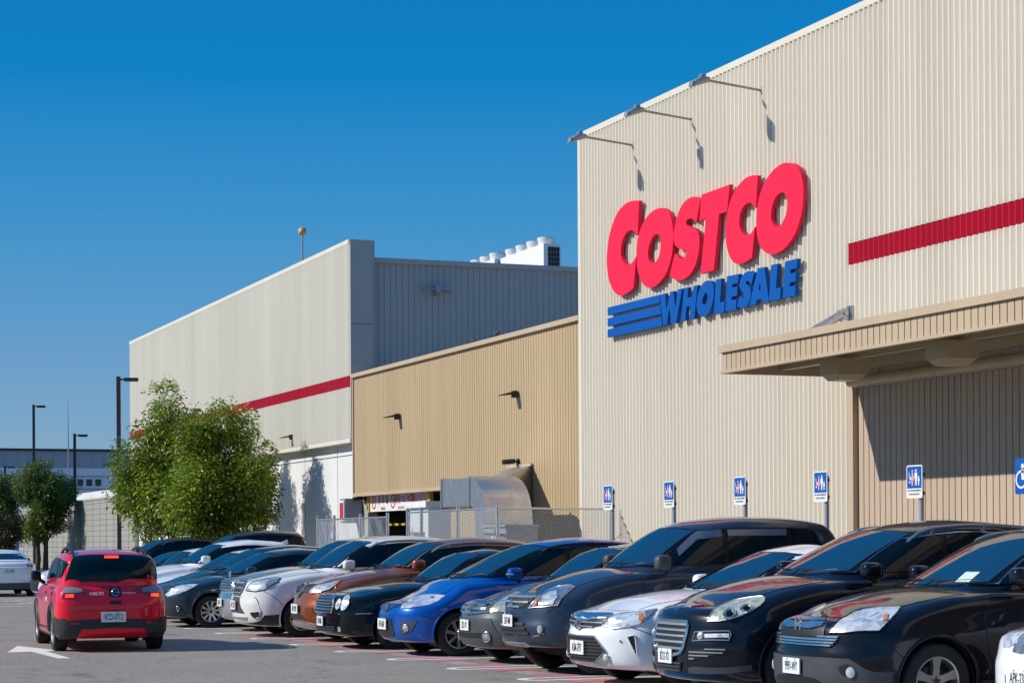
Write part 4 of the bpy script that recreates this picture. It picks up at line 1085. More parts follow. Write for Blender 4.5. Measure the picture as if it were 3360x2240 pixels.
    # --- a panel lying on the body, given by 2D outline in a projection frame
    def panel(s, name, m, pts2, frame, off=.004, th=.012, h=.05, bvh=None, parent=None, mirror=False, smooth=True, cut=None, label=None):
        U, Vv, D, O = frame
        bvh = bvh or s.bvh
        P2 = []
        n = len(pts2)
        for i in range(n):
            a, c = Vector(pts2[i]), Vector(pts2[(i + 1) % n])
            k = max(1, int((c - a).length / h))
            P2 += [a.lerp(c, j / k) for j in range(k)]
        nb = len(P2)
        mnx, mxx = min(p.x for p in P2), max(p.x for p in P2); mny, mxy = min(p.y for p in P2), max(p.y for p in P2)
        gx = max(1, int((mxx - mnx) / h)); gy = max(1, int((mxy - mny) / h))
        inner = []
        def dist(p):
            return min((p - q).length for q in P2)
        for i in range(1, gx):
            for j in range(1, gy):
                p = Vector((mnx + (mxx - mnx) * i / gx, mny + (mxy - mny) * j / gy))
                c = False; jj = nb - 1
                for ii in range(nb):
                    a, b_ = P2[ii], P2[jj]
                    if (a.y > p.y) != (b_.y > p.y) and p.x < (b_.x - a.x) * (p.y - a.y) / (b_.y - a.y) + a.x: c = not c
                    jj = ii
                if c and dist(p) > h * .45: inner.append(p)
        try:
            r = delaunay_2d_cdt(P2 + inner, [(i, (i + 1) % nb) for i in range(nb)], [], 1, 1e-5)
        except Exception:
            return None
        v2, e2, f2 = r[0], r[1], r[2]
        V = []; N = []
        for p in v2:
            o = O + U * p.x + Vv * p.y
            hit = bvh.ray_cast(o - D * 3, D)
            if hit[0] is None:
                hit = bvh.find_nearest(o)
            nn = hit[1]
            if nn.dot(D) > 0: nn = -nn
            V.append(hit[0]); N.append(nn)
        front = [v + nn * off for v, nn in zip(V, N)]
        back = [v + D * (th - off) for v in V]
        mb = MB(); k = len(front)
        # keep winding outward
        def flip(f):
            a, b_, c = front[f[0]], front[f[1]], front[f[2]]
            return tuple(reversed(f)) if (b_ - a).cross(c - a).dot(D) > 0 else tuple(f)
        F = [flip(f) for f in f2]
        mb.mesh(front, F, m)
        cnt = {}
        for f in F:
            for i in range(len(f)):
                e = (f[i], f[(i + 1) % len(f)]); cnt[e] = 1
        for (a, b_) in list(cnt):
            if (b_, a) not in cnt: mb.face((front[a], back[a], back[b_], front[b_]), m)
        o = mb.build(name, parent or s.t, smooth=45 if smooth else None, label=label)
        if mirror:
            mm = MB(); mm.v = [(x, -y, z) for x, y, z in mb.v]; mm.f = [tuple(reversed(f)) for f in mb.f]; mm.m = mb.m; mm.mats = mb.mats
            o2 = mm.build(name, (parent or s.t), smooth=45 if smooth else None)
            return o, o2
        return o
    FRONT = (Vector((0, 1, 0)), Vector((0, 0, 1)), Vector((1, 0, 0)), Vector((0, 0, 0)))
    REAR = (Vector((0, 1, 0)), Vector((0, 0, 1)), Vector((-1, 0, 0)), Vector((5, 0, 0)))
    LEFT = (Vector((1, 0, 0)), Vector((0, 0, 1)), Vector((0, 1, 0)), Vector((0, 0, 0)))
    TOP = (Vector((1, 0, 0)), Vector((0, 1, 0)), Vector((0, 0, -1)), Vector((0, 0, 1)))
    def frame3(s, pts):
        c = sum(pts, Vector()) / len(pts); nn = Vector()
        for p in pts:
            h = s.bvh.find_nearest(p); q = h[1]
            if q.dot(h[0] - Vector((s.L / 2, 0, .6))) < 0: q = -q
            nn += q
        D = -(nn.normalized())
        U = Vector((0, 0, 1)).cross(D)
        if U.length < .1: U = Vector((0, 1, 0))
        U.normalize(); Vv = D.cross(U).normalized()
        return (U, Vv, D, c), [((p - c).dot(U), (p - c).dot(Vv)) for p in pts]
    def surf_tube(s, name, pts, r, m, parent=None, off=.004, close=False, n=6):
        q = []
        for p in pts:
            p = Vector(p); h = s.bvh.find_nearest(p); nn = h[1]
            if nn.dot(h[0] - Vector((s.L / 2, 0, .7))) < 0: nn = -nn
            q.append(h[0] + nn * off)
        if close: q.append(q[0])
        mb = MB(); mb.tube(q, r, m, n); return mb.build(name, parent or s.t, smooth=50)
    # --- standard parts
    def base(s):
        S = s.S; pm = S['paint']
        mb = MB(); mb.mesh(s.lowV, s.lowF, pm); body = mb.build('body', s.t, smooth=48); s.body = body
        mb = MB(); mb.mesh(s.grV, s.grF, S.get('roof_m', pm)); s.roof_o = mb.build('roof', s.t, smooth=48)
        W = s.W
        mb = MB()
        mb.box((.55, -W / 2 + .30, .25), (s.L - .5, W / 2 - .30, S['zw'] - .25), 'under')
        mb.box((.75, -W / 2 + .32, .2), (s.L - .6, W / 2 - .32, .3), 'under')
        for wx in (S['wf'], S['wf'] + S['wb']):
            for sg_ in (-1, 1):
                n = 14; r_ = S['ra'] + .004
                for i in range(n):
                    a, b_ = math.pi * (i / n * 1.3 - .15), math.pi * ((i + 1) / n * 1.3 - .15)
                    y0, y1 = sg_ * (W / 2 - .035), sg_ * (W / 2 - .36)
                    mb.face([(wx + r_ * math.cos(a), y0, S['wz'] + r_ * math.sin(a)), (wx + r_ * math.cos(b_), y0, S['wz'] + r_ * math.sin(b_)),
                             (wx + r_ * math.cos(b_), y1, S['wz'] + r_ * math.sin(b_)), (wx + r_ * math.cos(a), y1, S['wz'] + r_ * math.sin(a))], 'under')
        mb.build('underbody', s.t)
        # arch lip
        for wx in (S['wf'], S['wf'] + S['wb']):
            for sg_ in (-1, 1):
                pts = []
                for i in range(25):
                    a = math.pi * (-.08 + 1.16 * i / 24); rr = S['ra'] + .012
                    x, z = wx + rr * math.cos(a), S['wz'] + rr * math.sin(a)
                    if z < .24: continue
                    h = s.blow.ray_cast(Vector((x, sg_ * 3, z)), Vector((0, -sg_, 0)))
                    if h[0]: pts.append(h[0] + Vector((0, sg_ * S.get('lip_off', .0), 0)))
                if len(pts) > 4:
                    mb = MB(); mb.tube(pts, S.get('lip', .016), S.get('lip_m', pm), 8); mb.build('wheel_arch', s.t, smooth=60)
        s.windows(); s.shut_lines(); s.hood(); s.doors(); s.wheels(); s.mirrors()
        if S.get('rails'): s.rails(S['rails'])
        if S.get('wiper', True): s.wipers()
    def shut_lines(s):
        S = s.S
        for sg_ in (-1, 1):
            q = []
            x0, z0 = S['wf'] - S['ra'] * .88, S['wz'] + S['ra'] * .55
            for f in (0, .25, .5, .75, 1):
                x = x0 + (.30 - x0) * f; z = z0 + (S['top'][0][1] - .17 - z0) * f ** .7
                h = s.blow.ray_cast(Vector((x, sg_ * 3, z)), Vector((0, -sg_, 0)))
                if h[0]: q.append(h[0] + Vector((0, sg_ * .001, 0)))
            if len(q) > 2:
                mb = MB(); mb.tube(q, .005, 'black', 5); mb.build('bumper_seam', s.t)
    def windows(s):
        S = s.S; W = s.W; g = s.green
        # windscreen on the front face of the greenhouse
        zt = S['zw1'] - .005; zb = S['zw'] + .015
        def hw(z): return min(abs(g(-1, .86, 2 * (z - (min(S['zw'], S['zr']) - .16)) / (s.H - (min(S['zw'], S['zr']) - .16)) - 1).y), W)
        wbm, wtm = hw(zb) * .985, hw(zt) * .97
        pts = [(-wbm, zb + .04), (-wbm * .6, zb + .01), (0, zb), (wbm * .6, zb + .01), (wbm, zb + .04), (wtm, zt - .03), (wtm * .6, zt - .005), (0, zt), (-wtm * .6, zt - .005), (-wtm, zt - .03)]
        cz_ = (zb + zt) / 2
        s.panel('screen_seal', 'black_gloss', [(a * 1.035, cz_ + (c - cz_) * 1.07) for a, c in pts], s.FRONT, off=.003, th=.01, h=.07, bvh=s.bgr)
        s.panel('windscreen', S.get('screen_m', 'screen'), pts, s.FRONT, off=.008, th=.01, h=.07, bvh=s.bgr)
        # side glass band
        zb_ = S.get('zdlo', S['zw'] + .02); xw0, xw1, xr0, xr1 = S['xw'], S['xw1'], S['xr'], S['xr1']
        k = (xw1 - xw0) / (S['zw1'] - S['zw'])
        ap = S.get('apil', .20)
        zt2 = lambda x: s.roofz(x) - S.get('cant', .135)
        xa = xw0 + (zb_ - S['zw']) * k + ap + .10
        ztop = zt2(xw1 + .35)
        dl = S.get('dlo_x', .5)
        top_pts = []
        x1 = xw0 + (ztop - S['zw']) * k + ap * .9
        x2 = S.get('dlo_end', xr1 - .12)
        for i in range(7):
            x = x1 + .12 + (x2 - .05 - x1 - .12) * i / 6; top_pts.append((x, zt2(x)))
        kr = (xr1 - xr0) / (S['zr1'] - S['zr']) if S['zr1'] != S['zr'] else 0
        zre = S.get('zdlo_r', zb_ + .06)
        xre = S.get('dlo_endb', min(xr0 - .28, x2 + .2))
        up = [(xa + (x1 - xa) * f_ - .035 * math.sin(math.pi * f_), zb_ + .02 + (ztop - zb_ - .05) * f_) for f_ in (0, .33, .66, 1)]
        band = [(xa - .22 * S.get('quarter', 1), zb_)] + up[:0] + up + top_pts + [(x2 + .03, zt2(x2) - .03), (xre, zre + .03), (xre - .05, zre)]
        s.panel('window_surround', 'black_gloss', band, s.LEFT, off=.012, th=.03, h=.05, bvh=s.bgr, mirror=True)
        if S.get('trim'):
            pl = [Vector((p[0], -.95, p[1])) for p in band]
            q = []
            for p in pl:
                h = s.bgr.ray_cast(Vector((p.x, -3, p.z)), Vector((0, 1, 0)))
                if h[0]: q.append(h[0] + Vector((0, -.016, 0)))
            if len(q) > 4:
                mb = MB(); mb.tube(q + [q[0]], .011, S['trim'], 6); mb.build('window_trim', s.t, smooth=60)
        # panes: split at the B (and C) pillars
        cuts = S['pillars']
        def clip(poly, x0, x1):
            def half(pl, x, keep_gt):
                out = []
                for i in range(len(pl)):
                    a, b_ = pl[i], pl[(i + 1) % len(pl)]
                    ia = (a[0] >= x) == keep_gt; ib = (b_[0] >= x) == keep_gt
                    if ia: out.append(a)
                    if ia != ib:
                        t = (x - a[0]) / (b_[0] - a[0]); out.append((x, a[1] + (b_[1] - a[1]) * t))
                return out
            return half(half(poly, x0, True), x1, False)
        cx = sum(p[0] for p in band) / len(band); cz = sum(p[1] for p in band) / len(band)
        def shrink(poly, d):
            out = []
            n = len(poly)
            for i in range(n):
                a, b_, c = Vector(poly[i - 1]), Vector(poly[i]), Vector(poly[(i + 1) % n])
                t = ((b_ - a).normalized() + (c - b_).normalized())
                if t.length < 1e-6: out.append(tuple(b_)); continue
                t.normalize(); out.append((b_.x - t.y * d, b_.y + t.x * d))
            return out
        area = sum(band[i - 1][0] * band[i][1] - band[i][0] * band[i - 1][1] for i in range(len(band)))
        bs = shrink(band, .022 if area > 0 else -.022)
        ed = [-9] + cuts + [99]
        for i in range(len(ed) - 1):
            pc = clip(bs, ed[i] + .035, ed[i + 1] - .035)
            if len(pc) > 2 and max(p[0] for p in pc) - min(p[0] for p in pc) > .12:
                s.panel('side_window', S.get('side_m', 'glass'), pc, s.LEFT, off=.018, th=.02, h=.05, bvh=s.bgr, mirror=True)
        if S.get('visor'):
            x0_, x1_ = bs[1][0] + .25, cuts[0] - .04
            v = []
            for i in range(9):
                x = x0_ + (x1_ - x0_) * i / 8
                zz = min(zt2(max(x, x1 + .12)) - .015, S['zw'] + (x - ap - .0 - xw0) / k - .05)
                v.append((x, zz))
            s.panel('wind_deflector', 'visor', v + [(x, z - .075) for x, z in reversed(v)], s.LEFT, off=.034, th=.008, h=.06, bvh=s.bgr)
            v = [(cuts[0] + .05, zt2(cuts[0]) - .02), (cuts[1] - .05, zt2(cuts[1]) - .02)]
            s.panel('wind_deflector', 'visor', v + [(x, z - .075) for x, z in reversed(v)], s.LEFT, off=.034, th=.008, h=.06, bvh=s.bgr)
        # rear glass
        zb2, zt3 = S['zr'] + .03, S['zr1'] - .02
        if S.get('rear_glass', True):
            a_, b2 = S['gt'] * W * .96 if 'gt' in S else .34 * W, 0
            wb2 = .40 * W
            s.panel('rear_window', 'glass', [(-wb2, zb2), (wb2, zb2), (a_, zt3), (-a_, zt3)], s.REAR, off=.004, th=.01, h=.08, bvh=s.bgr)
    def hood(s):
        S = s.S; W = s.W
        x0 = S['hood0']; x1 = S['xw'] - .05
        wv = lambda x: W / 2 * (S.get('hw0', .60) + (S.get('hw1', .80) - S.get('hw0', .60)) * min(1, (x - x0) / .9))
        pts = [(x0 + .10, -wv(x0) * .8), (x0 + .0, 0), (x0 + .10, wv(x0) * .8)]
        xs = [x0 + .22 + (x1 - x0 - .22) * i / 6 for i in range(7)]
        pts += [(x, wv(x)) for x in xs] + [(x1 - .06, 0)] + [(x, -wv(x)) for x in reversed(xs)]
        big = [(p[0] + (.010 if i > 9 else -.010 if i < 3 else 0), p[1] * 1.013) for i, p in enumerate(pts)]
        s.panel('hood_gap', 'black', big, s.TOP, off=.0015, th=.006, h=.09, bvh=s.blow)
        s.panel('hood', S['paint'], pts, s.TOP, off=.005, th=.008, h=.055, bvh=s.blow)
    def doors(s):
        S = s.S
        xs = S['doors']
        zt = S['zw'] - .02; zb = .33
        for i in range(len(xs) - 1):
            a, b_ = xs[i], xs[i + 1]
            c = .0
            wx = S['wf'] + S['wb']
            pts = [(a + .03, zb), (b_ - .01, zb), (b_ - .004, zt), (a, zt), (a - .0, .7)]
            if i == len(xs) - 2:
                rr = S['ra'] + .06
                e = []
                for k in range(8):
                    an = math.pi - math.pi / 2 * .95 * k / 7
                    e.append((wx + rr * math.cos(an), S['wz'] + rr * math.sin(an)))
                e = [p for p in e if p[0] < b_ - .004]
                pts = [(a + .03, zb), (e[0][0] - .02, zb)] + e + [(b_ - .004, zt), (a, zt)]
            big = [(p[0] + (.011 if p[0] > (a + b_) / 2 else -.011), p[1] + (.011 if p[1] > .7 else -.011)) for p in pts]
            s.panel('door_gap', 'black', big, s.LEFT, off=.0015, th=.006, h=.09, bvh=s.blow)
            d = s.panel('door', S['paint'], pts, s.LEFT, off=.004, th=.008, h=.055, bvh=s.blow)
            hx = b_ - .14; hz = S['zw'] - .17
            h = s.blow.ray_cast(Vector((hx, -3, hz)), Vector((0, 1, 0)))
            if h[0]:
                mb = MB(); rounded_box(mb, (hx, h[0].y - .018, hz), (.095, .018, .018), S.get('handle', S['paint'])); mb.build('handle', d, smooth=60)
    def wheels(s):
        S = s.S; r_ = S['rw']; W = s.W
        key = (r_, S.get('spokes', 5), S.get('rim', 'alloy'))
        for wx in (S['wf'], S['wf'] + S['wb']):
            for sg_ in (-1, 1):
                me_t, me_r = wheel_meshes(*key)
                y = sg_ * (W / 2 - S.get('inset', .125))
                wl = link('wheel', me_t, s.t, (wx, y, r_)); wl.rotation_euler = (0, 0, 0 if sg_ < 0 else math.pi)
                link('rim', me_r, wl)
    def mirrors(s):
        S = s.S; W = s.W
        mx = S.get('mir_x', S['xw'] + .42); mz = S.get('mir_z', S['zw'] + .08)
        h = S.get('mir', (.115, .085, .088))
        for sg_ in (-1, 1):
            mb = MB(); c = Vector((mx + (0 if sg_ < 0 else .16), sg_ * (W / 2 + (.055 if sg_ < 0 else .03)), mz))
            rounded_box(mb, c, h, S.get('mir_m', S['paint']), p=3.2, n=10)
            o = mb.build('mirror', s.t, smooth=60)
            mb = MB(); mb.tube([c + Vector((.03, -sg_ * .05, -h[2] * .75)), Vector((mx + .12, sg_ * (W / 2 - .06), mz - .11))], [.03, .035], 'black', 8)
            mb.build('mirror_arm', o, smooth=60)
            mb = MB(); rounded_box(mb, c + Vector((h[0] * .8, 0, 0)), (h[0] * .25, h[1] * .85, h[2] * .8), 'glass', p=4); mb.build('mirror_glass', o, smooth=60)
            if S.get('mir_ind'):
                mb = MB(); rounded_box(mb, c + Vector((-h[0] * .80, sg_ * h[1] * .55, -h[2] * .12)), (h[0] * .55, h[1] * .50, h[2] * .16), 'lens', p=3); mb.build('indicator', o, smooth=60)
    def rails(s, cfg):
        m, x0, x1, hgt = cfg
        for sg_ in (-1, 1):
            pts = []
            for i in range(13):
                f = i / 12; x = x0 + (x1 - x0) * f
                h = s.bgr.ray_cast(Vector((x, sg_ * s.S.get('rail_y', .66) * (s.W / 1.85), 3)), Vector((0, 0, -1)))
                if not h[0]: continue
                e = min(f, 1 - f); lift = hgt * min(1, (e / .14)) ** .55 if e > 0 else -.01
                pts.append(h[0] + Vector((0, 0, lift)))
            mb = MB(); mb.tube(pts, .022, m, 8)
            k = len(pts) // 2
            for q in (2, k, len(pts) - 3): mb.tube([pts[q], pts[q] - Vector((0, 0, hgt + .01))], .024, m, 6)
            mb.build('roof_rail', s.t, smooth=60)
    def wipers(s):
        S = s.S
        for y0, y1 in ((.42, -.08), (-.10, -.58)):
            mb = MB(); pts = []
            for f in (0, .25, .5, .75, 1):
                y = y0 + (y1 - y0) * f; z = S['zw'] + .045 + .03 * f
                h = s.bgr.ray_cast(Vector((-3, y, z)), Vector((1, 0, 0)))
                if h[0]: pts.append(h[0] + Vector((-.008, 0, .006)))
            if len(pts) > 2:
                mb.tube(pts, .006, 'black', 5)
                mb.tube([Vector((S['xw'] - .06, y0 + .05, S['zw'] + .0)), pts[0] + Vector((-.02, 0, .02)), pts[2]], .008, 'black', 5)
                mb.build('wiper', s.t)
    # --- features measured on the body, as outlines of points on its surface
    def features(s, feats):
        last = None
        for f in feats:
            name, m, pts, op = f
            P = [Vector(p) for p in pts]
            if 'line' in op:
                o = s.surf_tube(name, P, op['line'], m, parent=last if op.get('sub') else None, off=op.get('off', .003), close=op.get('close', False))
                if op.get('mir'): s.surf_tube(name, [Vector((q.x, -q.y, q.z)) for q in P], op['line'], m, off=op.get('off', .003))
                continue
            if 'disc' in op or 'ring' in op:
                c = P[0]; h = s.bvh.find_nearest(c); nn = h[1]
                if nn.dot(c - Vector((s.L / 2, 0, .6))) < 0: nn = -nn
                nn = (nn + Vector((-1, 0, 0)) * op.get('fwd', 0)).normalized()
                for sg_ in ((1, -1) if op.get('mir') else (1,)):
                    cc = Vector((c.x, c.y * sg_, c.z)); n2 = Vector((nn.x, nn.y * sg_, nn.z))
                    a = n2.orthogonal().normalized()
                    a = Vector((0, 0, 1)) - n2 * n2.z; a.normalize(); b_ = n2.cross(a)
                    rw_, rh_ = op.get('disc') or op['ring']
                    mb = MB(); k = 20; o_ = op.get('off', .012)
                    E_ = lambda q, sc_: cc + n2 * o_ + b_ * (math.cos(q) * rw_ * sc_) + a * (math.sin(q) * rh_ * sc_)
                    if 'disc' in op:
                        rings = [(1, -.02), (.92, .006), (.6, .012), (.05, .014)]
                        mb.mesh([E_(2 * math.pi * i / k, sc_) + n2 * dz for sc_, dz in rings for i in range(k)],
                                [(j * k + i, j * k + (i + 1) % k, j * k + k + (i + 1) % k, j * k + k + i) for j in range(3) for i in range(k)], m)
                    else:
                        mb.tube([E_(2 * math.pi * i / k, 1) for i in range(k + 1)], op.get('r', .008), m, 6, False)
                    o = mb.build(name, last if op.get('sub') and sg_ == 1 else s.t, smooth=60)
                    if not op.get('sub') and sg_ == 1: last = o
                continue
            if op.get('sym'):
                half = [Vector(p) for p in P]; half[0].y = 0; half[-1].y = 0
                P = half + [Vector((p.x, -p.y, p.z)) for p in reversed(half[1:-1])]
                fr = (Vector((0, 1, 0)), Vector((0, 0, 1)), Vector((1, 0, 0)), Vector((0, 0, 0)))
                p2 = [(p.y, p.z) for p in P]
            else:
                fr, p2 = s.frame3(P)
            o = s.panel(name, m, p2, fr, off=op.get('off', .010), th=op.get('th', .02), h=op.get('h', .045), mirror=op.get('mir', False),
                        parent=last if op.get('sub') else None)
            if isinstance(o, tuple): o0 = o[0]
            else: o0 = o
            if not op.get('sub'): last = o0
            if 'frame' in op:
                fm, fr_ = op['frame']
                q = []
                for p in P + [P[0]]:
                    q.append(p)
                dense = []
                for i in range(len(q) - 1):
                    k = max(1, int((q[i + 1] - q[i]).length / .05)); dense += [q[i].lerp(q[i + 1], j / k) for j in range(k)]
                s.surf_tube('frame', dense, fr_, fm, parent=o0, off=op.get('off', .010) + fr_ * .4, close=True)
            if 'slats' in op:
                n, sm, th_ = op['slats']
                zs = [p[1] for p in p2]; z0, z1 = min(zs), max(zs)
                for i in range(n):
                    z = z0 + (z1 - z0) * (i + .5) / n
                    xs = []
                    for j in range(len(p2)):
                        a, b_ = p2[j], p2[(j + 1) % len(p2)]
                        if (a[1] > z) != (b_[1] > z): xs.append(a[0] + (b_[0] - a[0]) * (z - a[1]) / (b_[1] - a[1]))
                    xs.sort()
                    for j in range(0, len(xs) - 1, 2):
                        if xs[j + 1] - xs[j] > .05:
                            a, b_ = xs[j] + .008, xs[j + 1] - .008
                            s.panel('grille_slat', sm, [(a, z - th_), (b_, z - th_), (b_, z + th_), (a, z + th_)], fr, off=op.get('off', .010) + .014, th=.02, h=.10, parent=o0, smooth=False)
    def plate(s, p, body, new=False, red=False, rear=False):
        wq, hq = (.19, .08) if new else (.16, .075)
        x, y, z = p
        sx = 1 if rear else -1
        mb = MB(); mb.box((x - .004, y - wq, z - hq), (x + .008, y + wq, z + hq), 'plate')
        mb.box((x + (-.02 if rear else .0085), y - wq * .7, z - hq * .6), (x + (-.0045 if rear else .06), y + wq * .7, z + hq * .6), 'black')
        pl = mb.build('license_plate', s.t)
        if red: mb = MB(); mb.box((x - .0055, y - wq, z - hq), (x - .0045, y - wq + .06, z + hq), 'ink_red'); mb.build('red_tab', pl)
        mw = facing_nx((x - .0055, y + (.02 if red else 0), z - .006))
        if rear: mw = Matrix.Translation((x + .0095, y, z - .006)) @ Matrix.Rotation(R(180), 4, 'Z') @ FACE_NX
        n = len(body)
        text_mesh('plate_number', body, 'plate_ink', .135 if new else .128, pl, mw, (wq * 1.78 / (n * .082)) * .92, .0008, .0008)
        for dy in (-.075, .075):
            mb = MB(); mb.tube([(x - .006 if not rear else x + .0105, y + dy, z + hq * .80), (x, y + dy, z + hq * .80)], .008, 'black', 8); mb.build('plate_bolt', pl)

WHEELS = {}
def wheel_meshes(r_, spokes, rim):
    key = (r_, spokes, rim)
    if key in WHEELS: return WHEELS[key]
    n = 44; hw = .105; ri = r_ * .66
    prof = [(ri * .97, hw * .86), (ri * 1.02, hw * .98), (r_ * .86, hw * 1.06), (r_ * .95, hw), (r_ * .99, hw * .80), (r_, hw * .5)]
    prof = [(a, -b_) for a, b_ in prof] + [(a, b_) for a, b_ in reversed(prof)]
    mb = MB()
    mb.mesh([(a * math.cos(2 * math.pi * k / n), y, a * math.sin(2 * math.pi * k / n)) for a, y in prof for k in range(n)],
            [(i * n + k, (i + 1) * n + k, (i + 1) * n + (k + 1) % n, i * n + (k + 1) % n) for i in range(len(prof) - 1) for k in range(n)], 'rubber')
    o = mb.build('wheel', smooth=50); me_t = o.data; bpy.data.objects.remove(o)
    mb = MB()
    lip = [(ri * 1.01, -hw * .90), (ri * .97, -hw * .98), (ri * .92, -hw * .90), (ri * .90, -hw * .30), (ri * .88, hw * .6)]
    mb.mesh([(a * math.cos(2 * math.pi * k / n), y, a * math.sin(2 * math.pi * k / n)) for a, y in lip for k in range(n)],
            [(i * n + k, (i + 1) * n + k, (i + 1) * n + (k + 1) % n, i * n + (k + 1) % n) for i in range(len(lip) - 1) for k in range(n)], rim)
    mb.mesh([(ri * .9 * math.cos(2 * math.pi * k / n), hw * .1, ri * .9 * math.sin(2 * math.pi * k / n)) for k in range(n)], [tuple(range(n))], 'under')
    mb.tube([(0, -hw * .05, 0), (0, hw * .09, 0)], ri * .62, 'steel_rim', 24)
    for k in range(spokes):
        a = 2 * math.pi * (k + .25) / spokes
        wide = 1.05 if spokes < 7 else .62
        ca, sa = math.cos(a), math.sin(a)
        def Q(rad, t, y): return (rad * ca - t * sa, y, rad * sa + t * ca)
        w0, w1 = ri * .155 * wide, ri * .20 * wide
        vs = [Q(ri * .14, -w0, -hw * .60), Q(ri * .14, w0, -hw * .60), Q(ri * .94, w1, -hw * .86), Q(ri * .94, -w1, -hw * .86),
              Q(ri * .14, -w0, -hw * .1), Q(ri * .14, w0, -hw * .1), Q(ri * .94, w1, -hw * .25), Q(ri * .94, -w1, -hw * .25),
              Q(ri * .55, -w0 * .85, -hw * .74), Q(ri * .55, w0 * .85, -hw * .74), Q(ri * .55, -w0 * .85, -hw * .2), Q(ri * .55, w0 * .85, -hw * .2)]
        mb.mesh(vs, [(0, 1, 9, 8), (8, 9, 2, 3), (0, 8, 10, 4), (8, 3, 7, 10), (1, 5, 11, 9), (9, 11, 6, 2), (3, 2, 6, 7)], rim)
    mb.tube([(0, -hw * .1, 0), (0, -hw * .66, 0)], [ri * .25, ri * .22], rim, 20)
    mb.tube([(0, -hw * .66, 0), (0, -hw * .72, 0)], ri * .13, 'steel_rim', 16)
    for k in range(5):
        a = 2 * math.pi * k / 5 + .3
        mb.tube([(ri * .19 * math.cos(a), -hw * .6, ri * .19 * math.sin(a)), (ri * .19 * math.cos(a), -hw * .69, ri * .19 * math.sin(a))], ri * .035, 'steel_rim', 6)
    o = mb.build('rim', smooth=35); me_r = o.data; bpy.data.objects.remove(o)
    WHEELS[key] = (me_t, me_r)
    return WHEELS[key]

M['black_gloss'] = mat('black_gloss', (.005, .005, .006), .3, spec=.25)
M['visor'] = mat('smoked_visor', (.10, .13, .20), .12, 0, spec=.9)

# paint colours
P_ = dict(graphite=((.036, .050, .080), .5, .38), white=((.86, .87, .89), 0, .4), black=((.006, .008, .013), .2, .3), navy=((.008, .010, .018), .3, .3),
          blue=((.0, .085, .40), .20, .3), greenblack=((.004, .010, .014), .25, .28), copper=((.36, .105, .035), .6, .36), pearl=((.80, .79, .75), .05, .4),
          sage=((.135, .15, .145), .55, .36), silver=((.42, .44, .46), .6, .34), slate=((.035, .05, .068), .5, .34), ink=((.008, .012, .022), .3, .3), red=((.85, .003, .022), .0, .33),
          brown=((.035, .028, .024), .3, .3))
for k_, v_ in P_.items(): M['p_' + k_] = paint('paint_' + k_, *v_)

def spec(L, W, top, xw, zw, xw1, zw1, roof, xr, zr, xr1, zr1, wf, wb, rw, paint_, pillars, doors, **k):
    nz = [(.15, .12), (.26, .03), (.40, .0), (.58, .0), (.70, .03), (.82, .05), (1.0, .09), (1.15, .16)]
    d = dict(L=L, W=W, top=top, nose=k.pop('nose', nz), xw=xw, zw=zw, xw1=xw1, zw1=zw1, roof=roof, xr=xr, zr=zr, xr1=xr1, zr1=zr1, wf=wf, wb=wb, rw=rw, wz=rw,
             ra=k.pop('ra', rw + .055), paint='p_' + paint_, pillars=pillars, doors=doors, hood0=k.pop('hood0', .16) + .08)
    d.update(k); return d
def suv(L, W, zn, zc, xw, xw1, zw1, H, paint_, **k):
    zw = zc; xr1 = k.pop('xr1', L - .55); zr = k.pop('zr', zc + .02); be = k.pop('be', .03)
    top = [(0, zn + .012), (.25, zn + .035), (.7, zn + (zc - zn) * .55), (xw - .05, zc), (xw + .5, zc + .0), (L - .7, zc + be), (L - .02, zc + be - .02)]
    wb = k.pop('wb', L * .578); wf = k.pop('wf', .95)
    return spec(L, W, top, xw, zw, xw1, zw1, [(xw1 + .25, H - .055), (xw1 + .9, H), (xr1 - .9, H - .005), (xr1 - .1, H - .06)], L - .14, zr, xr1, H - .10,
                wf, wb, k.pop('rw', .345), paint_, k.pop('pillars', [xw1 + .55, xw1 + 1.45]), k.pop('doors', [xw + .08, xw1 + .55, xw1 + 1.45]), **k)
def sedan(L, W, zn, zc, xw, xw1, zw1, H, paint_, **k):
    xr1 = k.pop('xr1', L - 1.35)
    zd = k.pop('zd', zc + .02)
    top = [(0, zn + .012), (.25, zn + .035), (.7, zn + (zc - zn) * .6), (xw - .05, zc), (xw + .5, zc - .0), (L - .9, zd), (L - .02, zd - .04)]
    wb = k.pop('wb', L * .575); wf = k.pop('wf', .95)
    return spec(L, W, top, xw, zc, xw1, zw1, [(xw1 + .2, H - .045), (xw1 + .65, H), (xr1 - .4, H - .03), (xr1 - .05, H - .08)], L - .62, zd, xr1, H - .11,
                wf, wb, k.pop('rw', .325), paint_, k.pop('pillars', [xw1 + .45, xw1 + 1.3]), k.pop('doors', [xw + .08, xw1 + .45, xw1 + 1.3]), **k)

